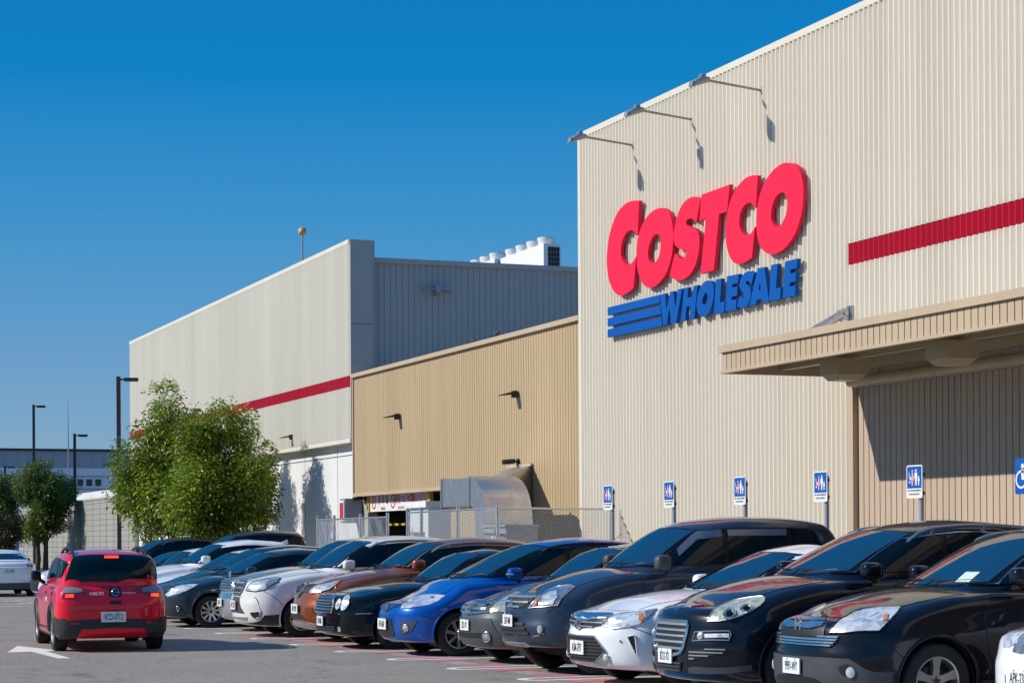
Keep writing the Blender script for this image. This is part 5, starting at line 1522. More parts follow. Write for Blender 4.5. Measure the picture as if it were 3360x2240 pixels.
SPECS = {
 'mits': suv(4.80, 1.84, 1.00, 1.33, 1.45, 2.15, 1.84, 2.0, 'graphite', xr1=4.45, pillars=[2.72, 3.68, 4.0], doors=[1.48, 2.72, 3.68], visor=True, bot=[(0, .34), (.7, .33), (1.6, .28), (4.8, .32)], mir_m='satin', mir=(.11, .085, .105), mir_z=1.40, mir_x=1.70, be=.06, rw=.35, wf=.88, hood0=.20, dlo_end=4.05, cant=.15),
 'camry': sedan(4.95, 1.88, .86, 1.10, 1.52, 2.40, 1.535, 1.63, 'white', hood0=.17),
 'luxgen': suv(4.95, 1.98, .98, 1.30, 1.50, 2.40, 1.78, 1.90, 'navy', rails=None, trim='trim_blue', mir_x=1.86, mir_z=1.36, wf=1.02, rw=.37, hood0=.17),
 'crv': suv(4.65, 1.90, .93, 1.22, 1.46, 2.38, 1.74, 1.83, 'black', rails=None, trim='trim_blue', wf=1.0, rw=.36, spokes=5, mir_z=1.33, hood0=.15),
 'mazda': suv(4.62, 1.82, .77, 1.13, 1.10, 2.15, 1.62, 1.74, 'blue', rails=('black', 2.25, 4.0, .05), wf=.87, wb=2.80, rw=.33, spokes=7, rim='alloy_bronze', mir_ind=True, mir_x=1.72, pillars=[1.52, 2.68, 3.6], doors=[1.46, 2.68, 3.62], hood0=.20),
 'merc': sedan(4.90, 1.86, .85, 1.05, 1.60, 2.22, 1.50, 1.56, 'greenblack', hood0=.22, pf=.22),
 'xtrail': suv(4.75, 1.88, .96, 1.22, 1.45, 2.17, 1.67, 1.76, 'copper', rails=('silver', 2.20, 4.15, .05), trim='silver', wf=.96, hood0=.14),
 'forester': suv(4.70, 1.85, 1.0, 1.20, 1.43, 2.15, 1.70, 1.80, 'pearl', rails=('silver', 2.3, 4.2, .05), wf=1.0, rw=.345, hood0=.12),
 'livina': suv(4.30, 1.76, .83, 1.12, 1.26, 1.93, 1.58, 1.66, 'sage', wf=.82, wb=2.6, rw=.32, hood0=.24),
 'rv': suv(4.65, 1.80, 1.0, 1.22, 1.55, 2.22, 1.71, 1.80, 'silver', rails=('satin', 2.35, 4.1, .05), hood0=.14),
 'focus': sedan(4.50, 1.88, .84, 1.03, 1.28, 2.10, 1.47, 1.57, 'slate', wf=.90, rw=.325, spokes=10, xr1=3.75, zd=1.10, hood0=.16),
 'dhatch': suv(4.5, 1.85, .82, 1.10, 1.30, 2.08, 1.53, 1.64, 'ink', rw=.32),
 'whatch': sedan(4.4, 1.80, .80, 1.05, 1.45, 2.14, 1.45, 1.54, 'white', zd=1.1),
 'wsuv': suv(4.6, 1.90, .95, 1.18, 1.46, 2.18, 1.64, 1.76, 'white', mir_z=1.30),
 'wsedan': sedan(4.7, 1.80, .84, 1.10, 1.55, 2.0, 1.47, 1.56, 'white'),
 'dsedan': sedan(4.7, 1.80, .84, 1.08, 1.6, 2.35, 1.47, 1.51, 'ink'),
 'bsuv': suv(4.7, 1.90, 1.0, 1.25, 1.5, 2.3, 1.78, 1.85, 'ink', rails=('satin', 2.4, 4.2, .05)),
 'brown': suv(4.7, 1.90, 1.05, 1.35, 1.6, 2.35, 1.88, 2.02, 'brown', xr1=4.5),
 'white13': suv(4.4, 1.80, .88, 1.10, 1.35, 2.1, 1.5, 1.58, 'white', hood0=.2),
 'fsedan': sedan(4.6, 1.80, .80, 1.04, 1.5, 2.25, 1.42, 1.50, 'white'),
 'ford': sedan(4.85, 1.88, .84, 1.06, 1.5, 2.3, 1.42, 1.50, 'white', zd=1.15),
 'red': suv(4.28, 1.74, .86, 1.08, 1.20, 1.95, 1.50, 1.60, 'red', xr1=4.06, wf=.85, wb=2.62, rw=.335, lip_m='charcoal', bot=[(0, .20), (1, .19), (3, .20), (4.28, .20)], lip=.045, lip_off=-.01, rails=('black', 2.0, 3.95, .07), mir_m='black_gloss', mir_x=1.55, be=.0, rail_y=.60, pr=.10, pe=.985, gt=.41, gb=.47),
}
M['rail_grey'] = mat('rail_grey', (.30, .33, .38), .35, .7)
M['trim_blue'] = mat('bright_trim', (.35, .42, .60), .18, 1.0)

CARS = []   # (key, name, label, (x, y), rz, hi)
ROW = 'cars parked in the row along the building'
def car(key, label, x, y, rz=0, hi=True, cat='car', name='parked_car', group=ROW):
    t = thing(name, label, cat, (x, y, 0), R(rz), group)
    c = Car(t, SPECS[key], hi)
    c.key = key; c.rz = rz
    CARS.append(c)
    return c
car('mits', 'tall dark grey van with wind deflectors, left of the white saloon with black grille', 9.68, 24.36, cat='van', name='parked_van')
car('camry', 'white saloon with wide black lower grille, between the dark grey van and a black SUV', 9.60, 21.96)
car('luxgen', 'black SUV with big upright chrome-edged grille, beside the white saloon', 9.59, 19.6)
car('crv', 'black SUV with grey lower bumper and H badge, nearest fully shown car', 9.76, 17.2)
car('mazda', 'bright blue people carrier with black roof rails', 9.54, 29.1)
car('merc', 'black saloon with twin oval headlamps and small upright chrome grille', 9.27, 31.45)
car('xtrail', 'copper orange SUV with silver roof rails', 9.51, 33.8)
car('forester', 'pearl white SUV with silver roof rails behind the copper SUV', 9.03, 36.15)
car('livina', 'grey green hatchback with chrome grille and dark bumper, behind the tall dark grey van', 9.98, 26.75)
car('rv', 'silver SUV with slatted chrome grille and bonnet ornament behind the pearl white SUV', 9.36, 38.55)
car('focus', 'dark slate hatchback with ten-spoke wheel beside the red car', 8.62, 40.95)
car('dhatch', 'dark blue hatchback whose bonnet shows just behind the slate hatchback', 9.0, 43.3, hi=False)
car('whatch', 'low white hatchback between a dark blue hatchback and a taller white SUV', 9.1, 45.7, hi=False)
car('wsuv', 'tall white SUV with shark fin aerial and white mirror', 9.2, 48.1, hi=False)
car('wsedan', 'white saloon farther back, roof below the dark SUV windows', 9.2, 50.5, hi=False)
car('dsedan', 'dark saloon farther back, only its windscreen and roof showing', 9.1, 52.9, hi=False)
car('brown', 'dark brown boxy SUV by the concrete wall, only its upper half showing', 11.2, 55.4, hi=False)
car('bsuv', 'black SUV with roof rails at the far end of the row above the red car', 9.9, 58.4, hi=False)
car('white13', 'white car cut by the right edge of the view, headlamp and plate corner showing', 10.5, 14.6)
car('fsedan', 'white saloon nose with dark grille peeping out left of the red car', 9.30, 62.0, hi=False)
car('ford', 'white saloon seen from behind at the left edge', 9.3, 66.6 + 4.85, rz=-90, group=None)
car('red', 'red hatchback with black wheel arches and lit brake lamps driving away', 6.30, 36.2, rz=-93.5, name='moving_car', group=None)

FEAT = {
 'mits': [
  ('headlight','lens_dark',[(0.102,-0.402,0.843),(0.152,-0.463,0.933),(0.286,-0.355,1.011),(0.453,-0.208,1.068),(0.562,-0.274,1.109),(0.638,-0.482,1.123),(0.641,-0.632,1.101),(0.581,-0.648,1.068),(0.486,-0.695,1.008),(0.37,-0.756,0.93),(0.341,-0.754,0.883),(0.227,-0.639,0.864)],{'mir': True,'frame': ('silver',0.005)}),
  ('turn_lamp','amber',[(0.161,-0.512,0.905)],{'disc': (0.028,0.045),'sub': True,'off': 0.016}),
  ('reflector','lens',[(0.228,-0.53,0.968),(0.382,-0.376,1.03),(0.466,-0.445,1.051),(0.365,-0.698,0.969),(0.299,-0.713,0.889),(0.21,-0.608,0.881)],{'sub': True,'off': 0.02}),
  ('grille','mesh',[(0.209,0.267,1.002),(0.203,-0.303,0.998),(0.179,-0.416,0.972),(0.133,-0.419,0.932),(0.082,-0.304,0.868),(0.051,-0.01,0.825)],{'sym': True,'slats': (3,'silver',0.012)}),
  ('chrome_bar','chrome',[(0.269,0.407,1.003),(0.21,-0.292,1.001),(0.179,-0.396,0.976),(0.129,0.069,0.983)],{'sym': True,'off': 0.024}),
  ('badge','chrome',[(0.081,0.07,0.942),(0.066,-0.003,0.902),(0.06,0.039,0.873),(0.068,0.085,0.906)],{'off': 0.035}),
  ('badge','chrome',[(0.064,0.09,0.888),(0.063,0.041,0.884),(0.057,0.058,0.856),(0.06,0.116,0.86)],{'off': 0.035}),
  ('badge','chrome',[(0.063,0.026,0.884),(0.064,-0.016,0.891),(0.059,-0.028,0.866),(0.057,0.027,0.856)],{'off': 0.035}),
  ('lower_grille','black',[(0.02,0.028,0.665),(0.049,-0.346,0.663),(0.072,-0.478,0.523),(0.0,0.018,0.498)],{'sym': True,'slats': (3,'charcoal',0.014)}),
  ('fog_recess','black',[(0.136,-0.585,0.642),(0.17,-0.63,0.657),(0.192,-0.683,0.604),(0.186,-0.678,0.536),(0.153,-0.631,0.504),(0.13,-0.599,0.547)],{'mir': True}),
  ('fog_light','lens',[(0.156,-0.635,0.581)],{'disc': (0.04,0.055),'mir': True,'off': 0.016}),
  ('fog_trim','silver',[(0.097,-0.535,0.491),(0.144,-0.618,0.504),(0.188,-0.682,0.533)],{'line': 0.007}),
  ('bumper_line','black',[(0.042,-0.068,0.772),(0.077,-0.354,0.784),(0.239,-0.679,0.8),(0.342,-0.752,0.889)],{'line': 0.004}),
  ('skid_plate','silver',[(0.016,0.155,0.401),(0.012,-0.139,0.407),(0.047,-0.384,0.41),(0.101,-0.451,0.375),(0.152,-0.22,0.35),(0.117,0.118,0.353),(0.078,0.35,0.373)],{'off': 0.012}),
 ],
 'camry': [
  ('headlight','lens',[(0.093,-0.455,0.716),(0.129,-0.514,0.777),(0.208,-0.559,0.828),(0.335,-0.608,0.856),(0.475,-0.707,0.873),(0.621,-0.806,0.901),(0.548,-0.842,0.853),(0.464,-0.86,0.788),(0.378,-0.831,0.738),(0.268,-0.748,0.704),(0.15,-0.602,0.679),(0.13,-0.55,0.705)],{'mir': True,'frame': ('chrome',0.006)}),
  ('turn_lamp','amber',[(0.405,-0.775,0.831),(0.448,-0.776,0.844),(0.436,-0.84,0.799),(0.399,-0.839,0.761),(0.378,-0.819,0.777)],{'sub': True,'off': 0.024}),
  ('dark_corner','lens_dark',[(0.489,-0.743,0.868),(0.609,-0.806,0.896),(0.538,-0.837,0.851),(0.453,-0.856,0.788)],{'sub': True,'off': 0.018}),
  ('upper_grille','black',[(0.04,0.058,0.754),(0.04,-0.071,0.753),(0.173,-0.526,0.822),(0.093,-0.456,0.714),(0.04,-0.266,0.685),(0.02,0.015,0.666)],{'sym': True,'slats': (3,'silver',0.007)}),
  ('chrome_brow','chrome',[(0.054,0.06,0.802),(0.05,-0.132,0.79),(0.094,-0.37,0.805),(0.199,-0.538,0.83),(0.212,-0.469,0.85),(0.161,-0.333,0.85),(0.114,0.198,0.843)],{'sym': True,'off': 0.016}),
  ('chrome_brow','chrome',[(0.041,0.061,0.76),(0.041,-0.069,0.758),(0.166,-0.541,0.815),(0.181,-0.509,0.829),(0.093,-0.373,0.802),(0.049,-0.136,0.783),(0.048,0.076,0.788)],{'sym': True,'off': 0.012}),
  ('badge','chrome',[(0.033,0.043,0.714)],{'ring': (0.075,0.055),'off': 0.035,'r': 0.009,'fwd': 2}),
  ('badge','chrome',[(0.033,0.043,0.714)],{'ring': (0.028,0.05),'off': 0.037,'r': 0.008,'fwd': 2}),
  ('lower_grille','black',[(0.002,0.074,0.583),(0.034,-0.363,0.592),(0.047,-0.417,0.549),(0.099,-0.547,0.423),(0.049,-0.353,0.302),(0.025,0.132,0.291)],{'sym': True,'slats': (8,'charcoal',0.01),'frame': ('silver',0.009)}),
  ('fog_trim','chrome',[(0.05,-0.322,0.283),(0.082,-0.503,0.371),(0.103,-0.553,0.401),(0.124,-0.587,0.368),(0.119,-0.557,0.322),(0.094,-0.419,0.259),(0.072,-0.286,0.25)],{'mir': True,'off': 0.014}),
  ('fog_light','lamp_white',[(0.103,-0.542,0.352)],{'disc': (0.04,0.045),'mir': True,'off': 0.022}),
  ('side_vent','black',[(0.258,-0.769,0.593),(0.323,-0.815,0.616),(0.336,-0.827,0.565),(0.354,-0.832,0.394),(0.333,-0.818,0.408)],{'mir': True,'frame': ('p_white',0.008)}),
  ('parking_sensor','p_white',[(0.192,-0.702,0.55)],{'disc': (0.016,0.016),'off': 0.008}),
 ],
 'luxgen': [
  ('headlight','lens_yellow',[(0.17,-0.601,0.847),(0.214,-0.61,0.926),(0.335,-0.511,0.987),(0.448,-0.473,1.026),(0.537,-0.524,1.056),(0.641,-0.656,1.084),(0.718,-0.769,1.095),(0.72,-0.829,1.081),(0.689,-0.876,1.047),(0.632,-0.885,1.008),(0.533,-0.875,0.953),(0.418,-0.853,0.904),(0.331,-0.803,0.874),(0.247,-0.722,0.852)],{'mir': True,'frame': ('silver',0.006)}),
  ('projector_ring','chrome',[(0.336,-0.767,0.923)],{'ring': (0.062,0.07),'sub': True,'r': 0.012,'off': 0.012}),
  ('projector_ring','chrome',[(0.507,-0.817,0.976)],{'ring': (0.06,0.062),'sub': True,'r': 0.012,'off': 0.012}),
  ('projector_lens','glass',[(0.336,-0.767,0.923)],{'disc': (0.04,0.045),'sub': True,'off': 0.016}),
  ('projector_lens','glass',[(0.507,-0.817,0.976)],{'disc': (0.04,0.042),'sub': True,'off': 0.016}),
  ('grille','black',[(0.053,0.011,0.836),(0.078,-0.336,0.837),(0.074,-0.361,0.797),(0.025,-0.345,0.57),(0.016,-0.294,0.517),(0.004,-0.178,0.48),(0.0,0.026,0.465)],{'sym': True,'frame': ('chrome',0.018),'slats': (6,'silver',0.012)}),
  ('bonnet_wing','chrome',[(0.43,0.645,0.992),(0.331,0.331,1.003),(0.289,-0.263,0.999),(0.152,-0.074,0.969),(0.084,0.013,0.925)],{'sym': True,'off': 0.012}),
  ('fog_panel','black_gloss',[(0.091,-0.467,0.734),(0.309,-0.82,0.753),(0.319,-0.834,0.718),(0.293,-0.827,0.657),(0.064,-0.463,0.637)],{'mir': True,'frame': ('silver',0.006)}),
  ('day_lamp','lens',[(0.14,-0.595,0.717),(0.303,-0.821,0.728),(0.296,-0.823,0.685),(0.135,-0.605,0.677)],{'mir': True,'off': 0.014}),
  ('fog_light','lens',[(0.115,-0.554,0.695)],{'disc': (0.042,0.045),'mir': True,'off': 0.016}),
  ('side_vent','black',[(0.045,-0.431,0.548),(0.264,-0.817,0.581),(0.273,-0.826,0.568),(0.249,-0.801,0.525),(0.043,-0.422,0.44)],{'mir': True,'slats': (4,'silver',0.006)}),
  ('bumper_lip','satin',[(0.044,-0.408,0.362),(0.066,-0.489,0.376),(0.498,-0.933,0.403),(0.5,-0.928,0.35),(0.055,-0.396,0.306)],{'mir': True,'off': 0.012}),
  ('lower_grille','black',[(0.0,0.027,0.418),(0.019,-0.309,0.419),(0.025,-0.273,0.324),(0.017,0.111,0.313)],{'sym': True,'slats': (3,'satin',0.008)}),
 ],
 'crv': [
  ('headlight','lens',[(0.111,-0.46,0.812),(0.173,-0.484,0.893),(0.318,-0.381,0.948),(0.464,-0.316,0.995),(0.545,-0.36,1.021),(0.612,-0.445,1.038),(0.757,-0.695,1.052),(0.666,-0.776,1.005),(0.557,-0.817,0.938),(0.478,-0.839,0.885),(0.418,-0.841,0.839),(0.348,-0.793,0.838),(0.274,-0.725,0.834),(0.193,-0.626,0.819)],{'mir': True,'frame': ('black',0.006)}),
  ('turn_lamp','amber',[(0.553,-0.72,0.97),(0.588,-0.74,0.98),(0.527,-0.808,0.928),(0.497,-0.79,0.923)],{'sub': True,'off': 0.024}),
  ('grille','black',[(0.226,0.207,0.942),(0.202,-0.252,0.935),(0.14,-0.388,0.897),(0.089,-0.41,0.784),(0.044,-0.108,0.772)],{'sym': True}),
  ('chrome_bar','chrome',[(0.176,0.121,0.934),(0.19,-0.266,0.931),(0.147,-0.334,0.908),(0.108,0.003,0.908)],{'sym': True,'sub': True,'off': 0.026,'th': 0.03}),
  ('chrome_bar','chrome',[(0.086,-0.036,0.897),(0.13,-0.352,0.898),(0.102,-0.357,0.869),(0.064,-0.194,0.847),(0.06,-0.08,0.854)],{'sym': True,'sub': True,'off': 0.026,'th': 0.03}),
  ('lower_grille','black',[(0.041,-0.034,0.766),(0.089,-0.411,0.781),(0.159,-0.578,0.792),(0.149,-0.573,0.762),(0.118,-0.531,0.706),(0.099,-0.498,0.681),(0.027,-0.036,0.686)],{'sym': True,'slats': (4,'chrome',0.008)}),
  ('front_bumper_guard','satin',[(0.001,-0.035,0.581),(0.043,-0.401,0.587),(0.182,-0.694,0.582),(0.233,-0.753,0.541),(0.289,-0.803,0.49),(0.351,-0.845,0.465),(0.523,-0.906,0.46),(0.532,-0.889,0.28),(0.149,0.229,0.219)],{'sym': True,'off': 0.012,'th': 0.03}),
  ('bumper_slot','black',[(0.001,-0.099,0.401),(0.027,-0.339,0.392),(0.064,-0.448,0.345),(0.087,-0.407,0.263),(0.108,0.089,0.23)],{'sym': True,'off': 0.016}),
  ('fog_recess','black',[(0.126,-0.609,0.503),(0.148,-0.645,0.526),(0.181,-0.694,0.534),(0.214,-0.732,0.508),(0.222,-0.739,0.465),(0.211,-0.725,0.421),(0.182,-0.691,0.409),(0.149,-0.643,0.429),(0.129,-0.614,0.465)],{'mir': True,'off': 0.016}),
  ('fog_light','lamp_white',[(0.194,-0.709,0.458)],{'disc': (0.045,0.055),'mir': True,'off': 0.022}),
 ],
 'mazda': [
  ('headlight','lens',[(0.109,-0.478,0.705),(0.264,-0.264,0.791),(0.43,-0.048,0.844),(0.541,-0.153,0.888),(0.616,-0.411,0.905),(0.703,-0.755,0.891),(0.612,-0.78,0.833),(0.49,-0.766,0.775),(0.341,-0.725,0.742),(0.196,-0.62,0.716)],{'mir': True}),
  ('upper_grille','mesh',[(0.116,0.16,0.765),(0.143,-0.271,0.768),(0.131,-0.397,0.749),(0.034,-0.185,0.689),(0.017,-0.098,0.652)],{'sym': True}),
  ('badge','chrome',[(0.037,-0.068,0.715)],{'ring': (0.07,0.055),'off': 0.03,'r': 0.009,'fwd': 2}),
  ('badge','chrome',[(0.051,0.04,0.735),(0.03,-0.065,0.695),(0.04,-0.059,0.72),(0.031,-0.113,0.692),(0.058,-0.083,0.743)],{'line': 0.008,'off': 0.03}),
  ('lower_grille','mesh',[(0.0,0.047,0.552),(0.019,-0.284,0.554),(0.051,-0.372,0.321),(0.045,-0.309,0.291),(0.055,0.303,0.265)],{'sym': True}),
  ('fog_panel','satin',[(0.073,-0.474,0.5),(0.266,-0.755,0.531),(0.207,-0.689,0.402),(0.183,-0.654,0.358),(0.114,-0.536,0.329)],{'mir': True}),
  ('fog_light','lens',[(0.139,-0.602,0.426)],{'disc': (0.042,0.045),'mir': True,'off': 0.012}),
  ('fog_ring','chrome',[(0.139,-0.602,0.426)],{'ring': (0.05,0.054),'mir': True,'off': 0.014,'r': 0.01}),
 ],
 'merc': [
  ('headlight','lens',[(0.119,-0.659,0.629),(0.124,-0.624,0.701),(0.161,-0.631,0.792),(0.276,-0.442,0.859),(0.324,-0.443,0.868),(0.257,-0.722,0.811),(0.221,-0.773,0.722),(0.173,-0.742,0.64),(0.138,-0.703,0.612)],{'mir': True,'frame': ('black',0.006)}),
  ('headlight','lens',[(0.071,-0.515,0.653),(0.084,-0.493,0.726),(0.123,-0.524,0.799),(0.146,-0.586,0.8),(0.138,-0.637,0.738),(0.107,-0.619,0.65),(0.079,-0.566,0.623)],{'mir': True,'frame': ('black',0.006)}),
  ('grille','black',[(0.079,-0.046,0.826),(0.12,-0.408,0.82),(0.07,-0.469,0.689),(0.034,-0.433,0.578),(0.006,-0.22,0.559)],{'sym': True,'frame': ('chrome',0.016),'slats': (6,'chrome',0.007),'off': 0.014}),
  ('lower_grille','black',[(0.005,0.108,0.357),(0.064,-0.532,0.37),(0.084,-0.53,0.292),(0.043,0.305,0.274)],{'sym': True,'slats': (3,'satin',0.006)}),
  ('fog_light','lens_yellow',[(0.085,-0.59,0.362),(0.11,-0.644,0.358),(0.124,-0.629,0.288),(0.099,-0.572,0.29)],{'mir': True}),
  ('bumper_trim','chrome',[(0.001,-0.107,0.545),(0.094,-0.626,0.563),(0.31,-0.851,0.569),(0.533,-0.899,0.574)],{'line': 0.006}),
 ],
 'xtrail': [
  ('headlight','lens',[(0.108,-0.428,0.845),(0.172,-0.456,0.923),(0.321,-0.366,0.978),(0.523,-0.514,1.018),(0.605,-0.651,1.025),(0.467,-0.766,0.944),(0.362,-0.776,0.887),(0.217,-0.648,0.838),(0.129,-0.497,0.82)],{'mir': True,'frame': ('black',0.006)}),
  ('turn_lamp','amber',[(0.525,-0.611,1.004),(0.6,-0.652,1.023),(0.467,-0.766,0.944),(0.414,-0.774,0.922)],{'sub': True,'off': 0.024}),
  ('grille','mesh',[(0.147,0.352,0.93),(0.258,-0.266,0.974),(0.114,-0.443,0.845),(0.067,-0.25,0.842),(0.036,0.04,0.732)],{'sym': True}),
  ('chrome_v','chrome',[(0.194,-0.084,0.967),(0.095,-0.24,0.91),(0.061,-0.165,0.85),(0.047,-0.046,0.802),(0.042,0.062,0.771)],{'line': 0.026,'off': 0.012,'mir': True}),
  ('badge','silver',[(0.068,0.164,0.877)],{'ring': (0.06,0.06),'off': 0.03,'r': 0.009,'fwd': 2}),
  ('badge','silver',[(0.09,0.338,0.869),(0.065,0.047,0.883)],{'line': 0.009,'off': 0.032}),
  ('lower_grille','mesh',[(0.001,0.106,0.472),(0.024,-0.322,0.465),(0.051,-0.425,0.389),(0.005,0.158,0.378)],{'sym': True}),
  ('skid_plate','silver',[(0.034,0.334,0.344),(0.027,-0.307,0.35),(0.188,-0.666,0.316),(0.198,-0.629,0.256),(0.067,0.354,0.273)],{'sym': True,'off': 0.014}),
  ('fog_light','chrome',[(0.103,-0.559,0.573),(0.184,-0.687,0.599),(0.198,-0.707,0.517),(0.133,-0.615,0.492)],{'mir': True}),
 ],
 'forester': [
  ('headlight','lens',[(0.103,-0.418,0.831),(0.138,-0.449,0.914),(0.188,-0.466,0.961),(0.314,-0.451,1.006),(0.49,-0.475,1.04),(0.621,-0.576,1.057),(0.663,-0.731,1.041),(0.579,-0.818,0.985),(0.457,-0.82,0.916),(0.349,-0.772,0.852),(0.214,-0.643,0.817)],{'mir': True,'frame': ('black',0.006)}),
  ('dark_corner','lens_dark',[(0.478,-0.61,1.018),(0.659,-0.726,1.041),(0.554,-0.818,0.974),(0.412,-0.806,0.887),(0.37,-0.783,0.868)],{'sub': True,'off': 0.02}),
  ('grille','mesh',[(0.165,0.302,0.979),(0.184,-0.2,0.998),(0.11,-0.346,0.924),(0.073,-0.298,0.829),(0.047,-0.209,0.751),(0.039,0.049,0.749)],{'sym': True,'frame': ('chrome',0.014),'slats': (3,'silver',0.01)}),
  ('badge','chrome',[(0.072,0.104,0.911)],{'ring': (0.07,0.05),'off': 0.03,'r': 0.009,'fwd': 2}),
  ('number_recess','satin',[(0.057,0.324,0.711),(0.04,-0.188,0.721),(0.026,-0.332,0.535),(0.065,-0.461,0.426),(0.025,0.322,0.439)],{'sym': True}),
  ('bumper_crease','satin',[(0.044,-0.242,0.716),(0.212,-0.672,0.712),(0.239,-0.728,0.636),(0.285,-0.778,0.461),(0.277,-0.76,0.343)],{'line': 0.007}),
  ('fog_recess','black',[(0.136,-0.608,0.447),(0.246,-0.744,0.461),(0.258,-0.748,0.364),(0.193,-0.674,0.342),(0.145,-0.618,0.4)],{'mir': True,'frame': ('chrome',0.007)}),
  ('bumper_lip','silver',[(0.029,0.32,0.362),(0.097,-0.525,0.363),(0.091,-0.477,0.308),(0.033,0.318,0.334)],{'sym': True,'off': 0.014}),
  ('apron','black',[(0.123,-0.47,0.254),(0.279,-0.751,0.308),(0.336,-0.809,0.402),(0.586,-0.89,0.415),(0.597,-0.843,0.222),(0.353,-0.743,0.23)],{'mir': True,'off': 0.01}),
 ],
 'livina': [
  ('headlight','lens_yellow',[(0.133,-0.517,0.712),(0.197,-0.52,0.801),(0.371,-0.322,0.868),(0.546,-0.209,0.93),(0.693,-0.171,0.98),(0.683,-0.358,0.966),(0.465,-0.655,0.845),(0.282,-0.711,0.721)],{'mir': True}),
  ('grille','mesh',[(0.218,0.384,0.832),(0.297,-0.367,0.848),(0.139,-0.523,0.724),(0.046,-0.262,0.697),(0.024,-0.127,0.669)],{'sym': True,'slats': (3,'chrome',0.016),'frame': ('chrome',0.012)}),
  ('badge_bar','chrome',[(0.218,0.384,0.832),(0.168,0.058,0.84),(0.03,-0.189,0.674),(0.024,-0.127,0.669)],{'sym': True,'off': 0.024}),
  ('badge','silver',[(0.044,-0.086,0.761)],{'ring': (0.055,0.055),'off': 0.04,'r': 0.009,'fwd': 2}),
  ('badge','silver',[(0.04,0.052,0.748),(0.056,-0.198,0.773)],{'line': 0.01,'off': 0.04}),
  ('bumper_guard','satin',[(0.009,0.049,0.629),(0.011,-0.162,0.621),(0.142,-0.575,0.632),(0.18,-0.641,0.492),(0.261,-0.717,0.374),(0.286,-0.692,0.25),(0.094,-0.361,0.246),(0.036,0.128,0.268)],{'sym': True,'off': 0.012}),
  ('lower_grille','black',[(0.0,0.029,0.417),(0.069,-0.449,0.435),(0.077,-0.457,0.364),(0.005,0.042,0.356)],{'sym': True,'off': 0.018}),
  ('fog_light','lens_yellow',[(0.106,-0.521,0.381)],{'disc': (0.045,0.05),'mir': True,'off': 0.024}),
  ('fog_ring','chrome',[(0.106,-0.521,0.381)],{'ring': (0.062,0.068),'mir': True,'off': 0.022,'r': 0.013}),
 ],
 'rv': [
  ('grille','mesh',[(0.113,-0.073,0.97),(0.183,-0.438,0.962),(0.114,-0.456,0.788),(0.054,-0.231,0.774)],{'sym': True,'frame': ('chrome',0.018),'slats': (4,'chrome',0.01)}),
  ('badge','chrome',[(0.074,-0.229,0.881)],{'ring': (0.05,0.035),'off': 0.03,'r': 0.009,'fwd': 2}),
  ('chrome_bumper','chrome',[(0.056,0.314,0.708),(0.098,-0.439,0.74),(0.072,-0.44,0.634),(0.031,0.317,0.614)],{'off': 0.02}),
 ],
 'focus': [
  ('headlight','lens',[(0.077,-0.458,0.654),(0.152,-0.576,0.741),(0.235,-0.622,0.806),(0.359,-0.602,0.844),(0.513,-0.689,0.863),(0.651,-0.842,0.86),(0.551,-0.871,0.807),(0.433,-0.861,0.743),(0.281,-0.771,0.678),(0.113,-0.566,0.62)],{'mir': True}),
  ('fog_recess','black',[(0.18,-0.678,0.388),(0.244,-0.754,0.452),(0.322,-0.816,0.442),(0.337,-0.819,0.363),(0.279,-0.77,0.324),(0.214,-0.705,0.333)],{'mir': True}),
  ('fog_ring','chrome',[(0.263,-0.77,0.389)],{'ring': (0.028,0.045),'mir': True,'off': 0.012,'r': 0.01}),
  ('bumper_line','satin',[(0.189,-0.573,0.234),(0.322,-0.751,0.233),(0.487,-0.847,0.23)],{'line': 0.008}),
 ],
 'white13': [
  ('headlight','lens',[(0.078,0.373,0.744),(0.153,0.454,0.843),(0.339,0.616,0.87),(0.54,0.719,0.896),(0.683,0.743,0.932),(0.818,0.761,0.959),(0.7,0.729,0.939),(0.157,0.144,0.883),(0.05,0.136,0.793),(0.055,0.27,0.749)],{'mir': True}),
  ('headlight_inner','lens_dark',[(0.04,0.193,0.715),(0.056,0.168,0.81),(0.158,0.192,0.882),(0.161,0.073,0.886),(0.033,-0.04,0.718),(0.031,0.064,0.703)],{'mir': True,'off': 0.008}),
  ('lower_grille','black',[(0.016,0.264,0.515),(0.002,0.103,0.516),(0.001,0.095,0.423),(0.016,0.266,0.411)],{'off': 0.01}),
 ],
 'red': [
  ('rear_glass','glass',[(3.974,-0.695,1.11),(3.989,-0.673,1.205),(3.917,-0.579,1.467),(3.902,-0.455,1.505),(3.991,0.004,1.509),(3.908,0.498,1.495),(3.883,0.621,1.463),(3.773,0.733,1.24),(3.777,0.749,1.128),(3.909,0.725,1.107),(4.143,0.073,1.08),(4.105,-0.462,1.095)],{'off': 0.008,'th': 0.02}),
  ('high_stop_lamp','brake',[(4.031,-0.101,1.484),(4.032,0.116,1.482),(4.064,0.112,1.453),(4.063,-0.105,1.455)],{'off': 0.02}),
  ('tail_lamp','red_lens',[(4.138,-0.77,0.828),(4.119,-0.75,0.918),(3.953,-0.718,1.026),(4.089,-0.568,1.027),(4.196,-0.33,0.977),(4.215,-0.311,0.941),(4.216,-0.476,0.894),(4.214,-0.583,0.854),(4.204,-0.653,0.835)],{'mir': True,'off': 0.01}),
  ('reverse_lamp','clear_lens',[(4.121,-0.75,0.914),(4.009,-0.721,1.006),(4.099,-0.601,1.006),(4.179,-0.471,0.979),(4.199,-0.452,0.951),(4.202,-0.492,0.93),(4.182,-0.614,0.923)],{'off': 0.016,'mir': True}),
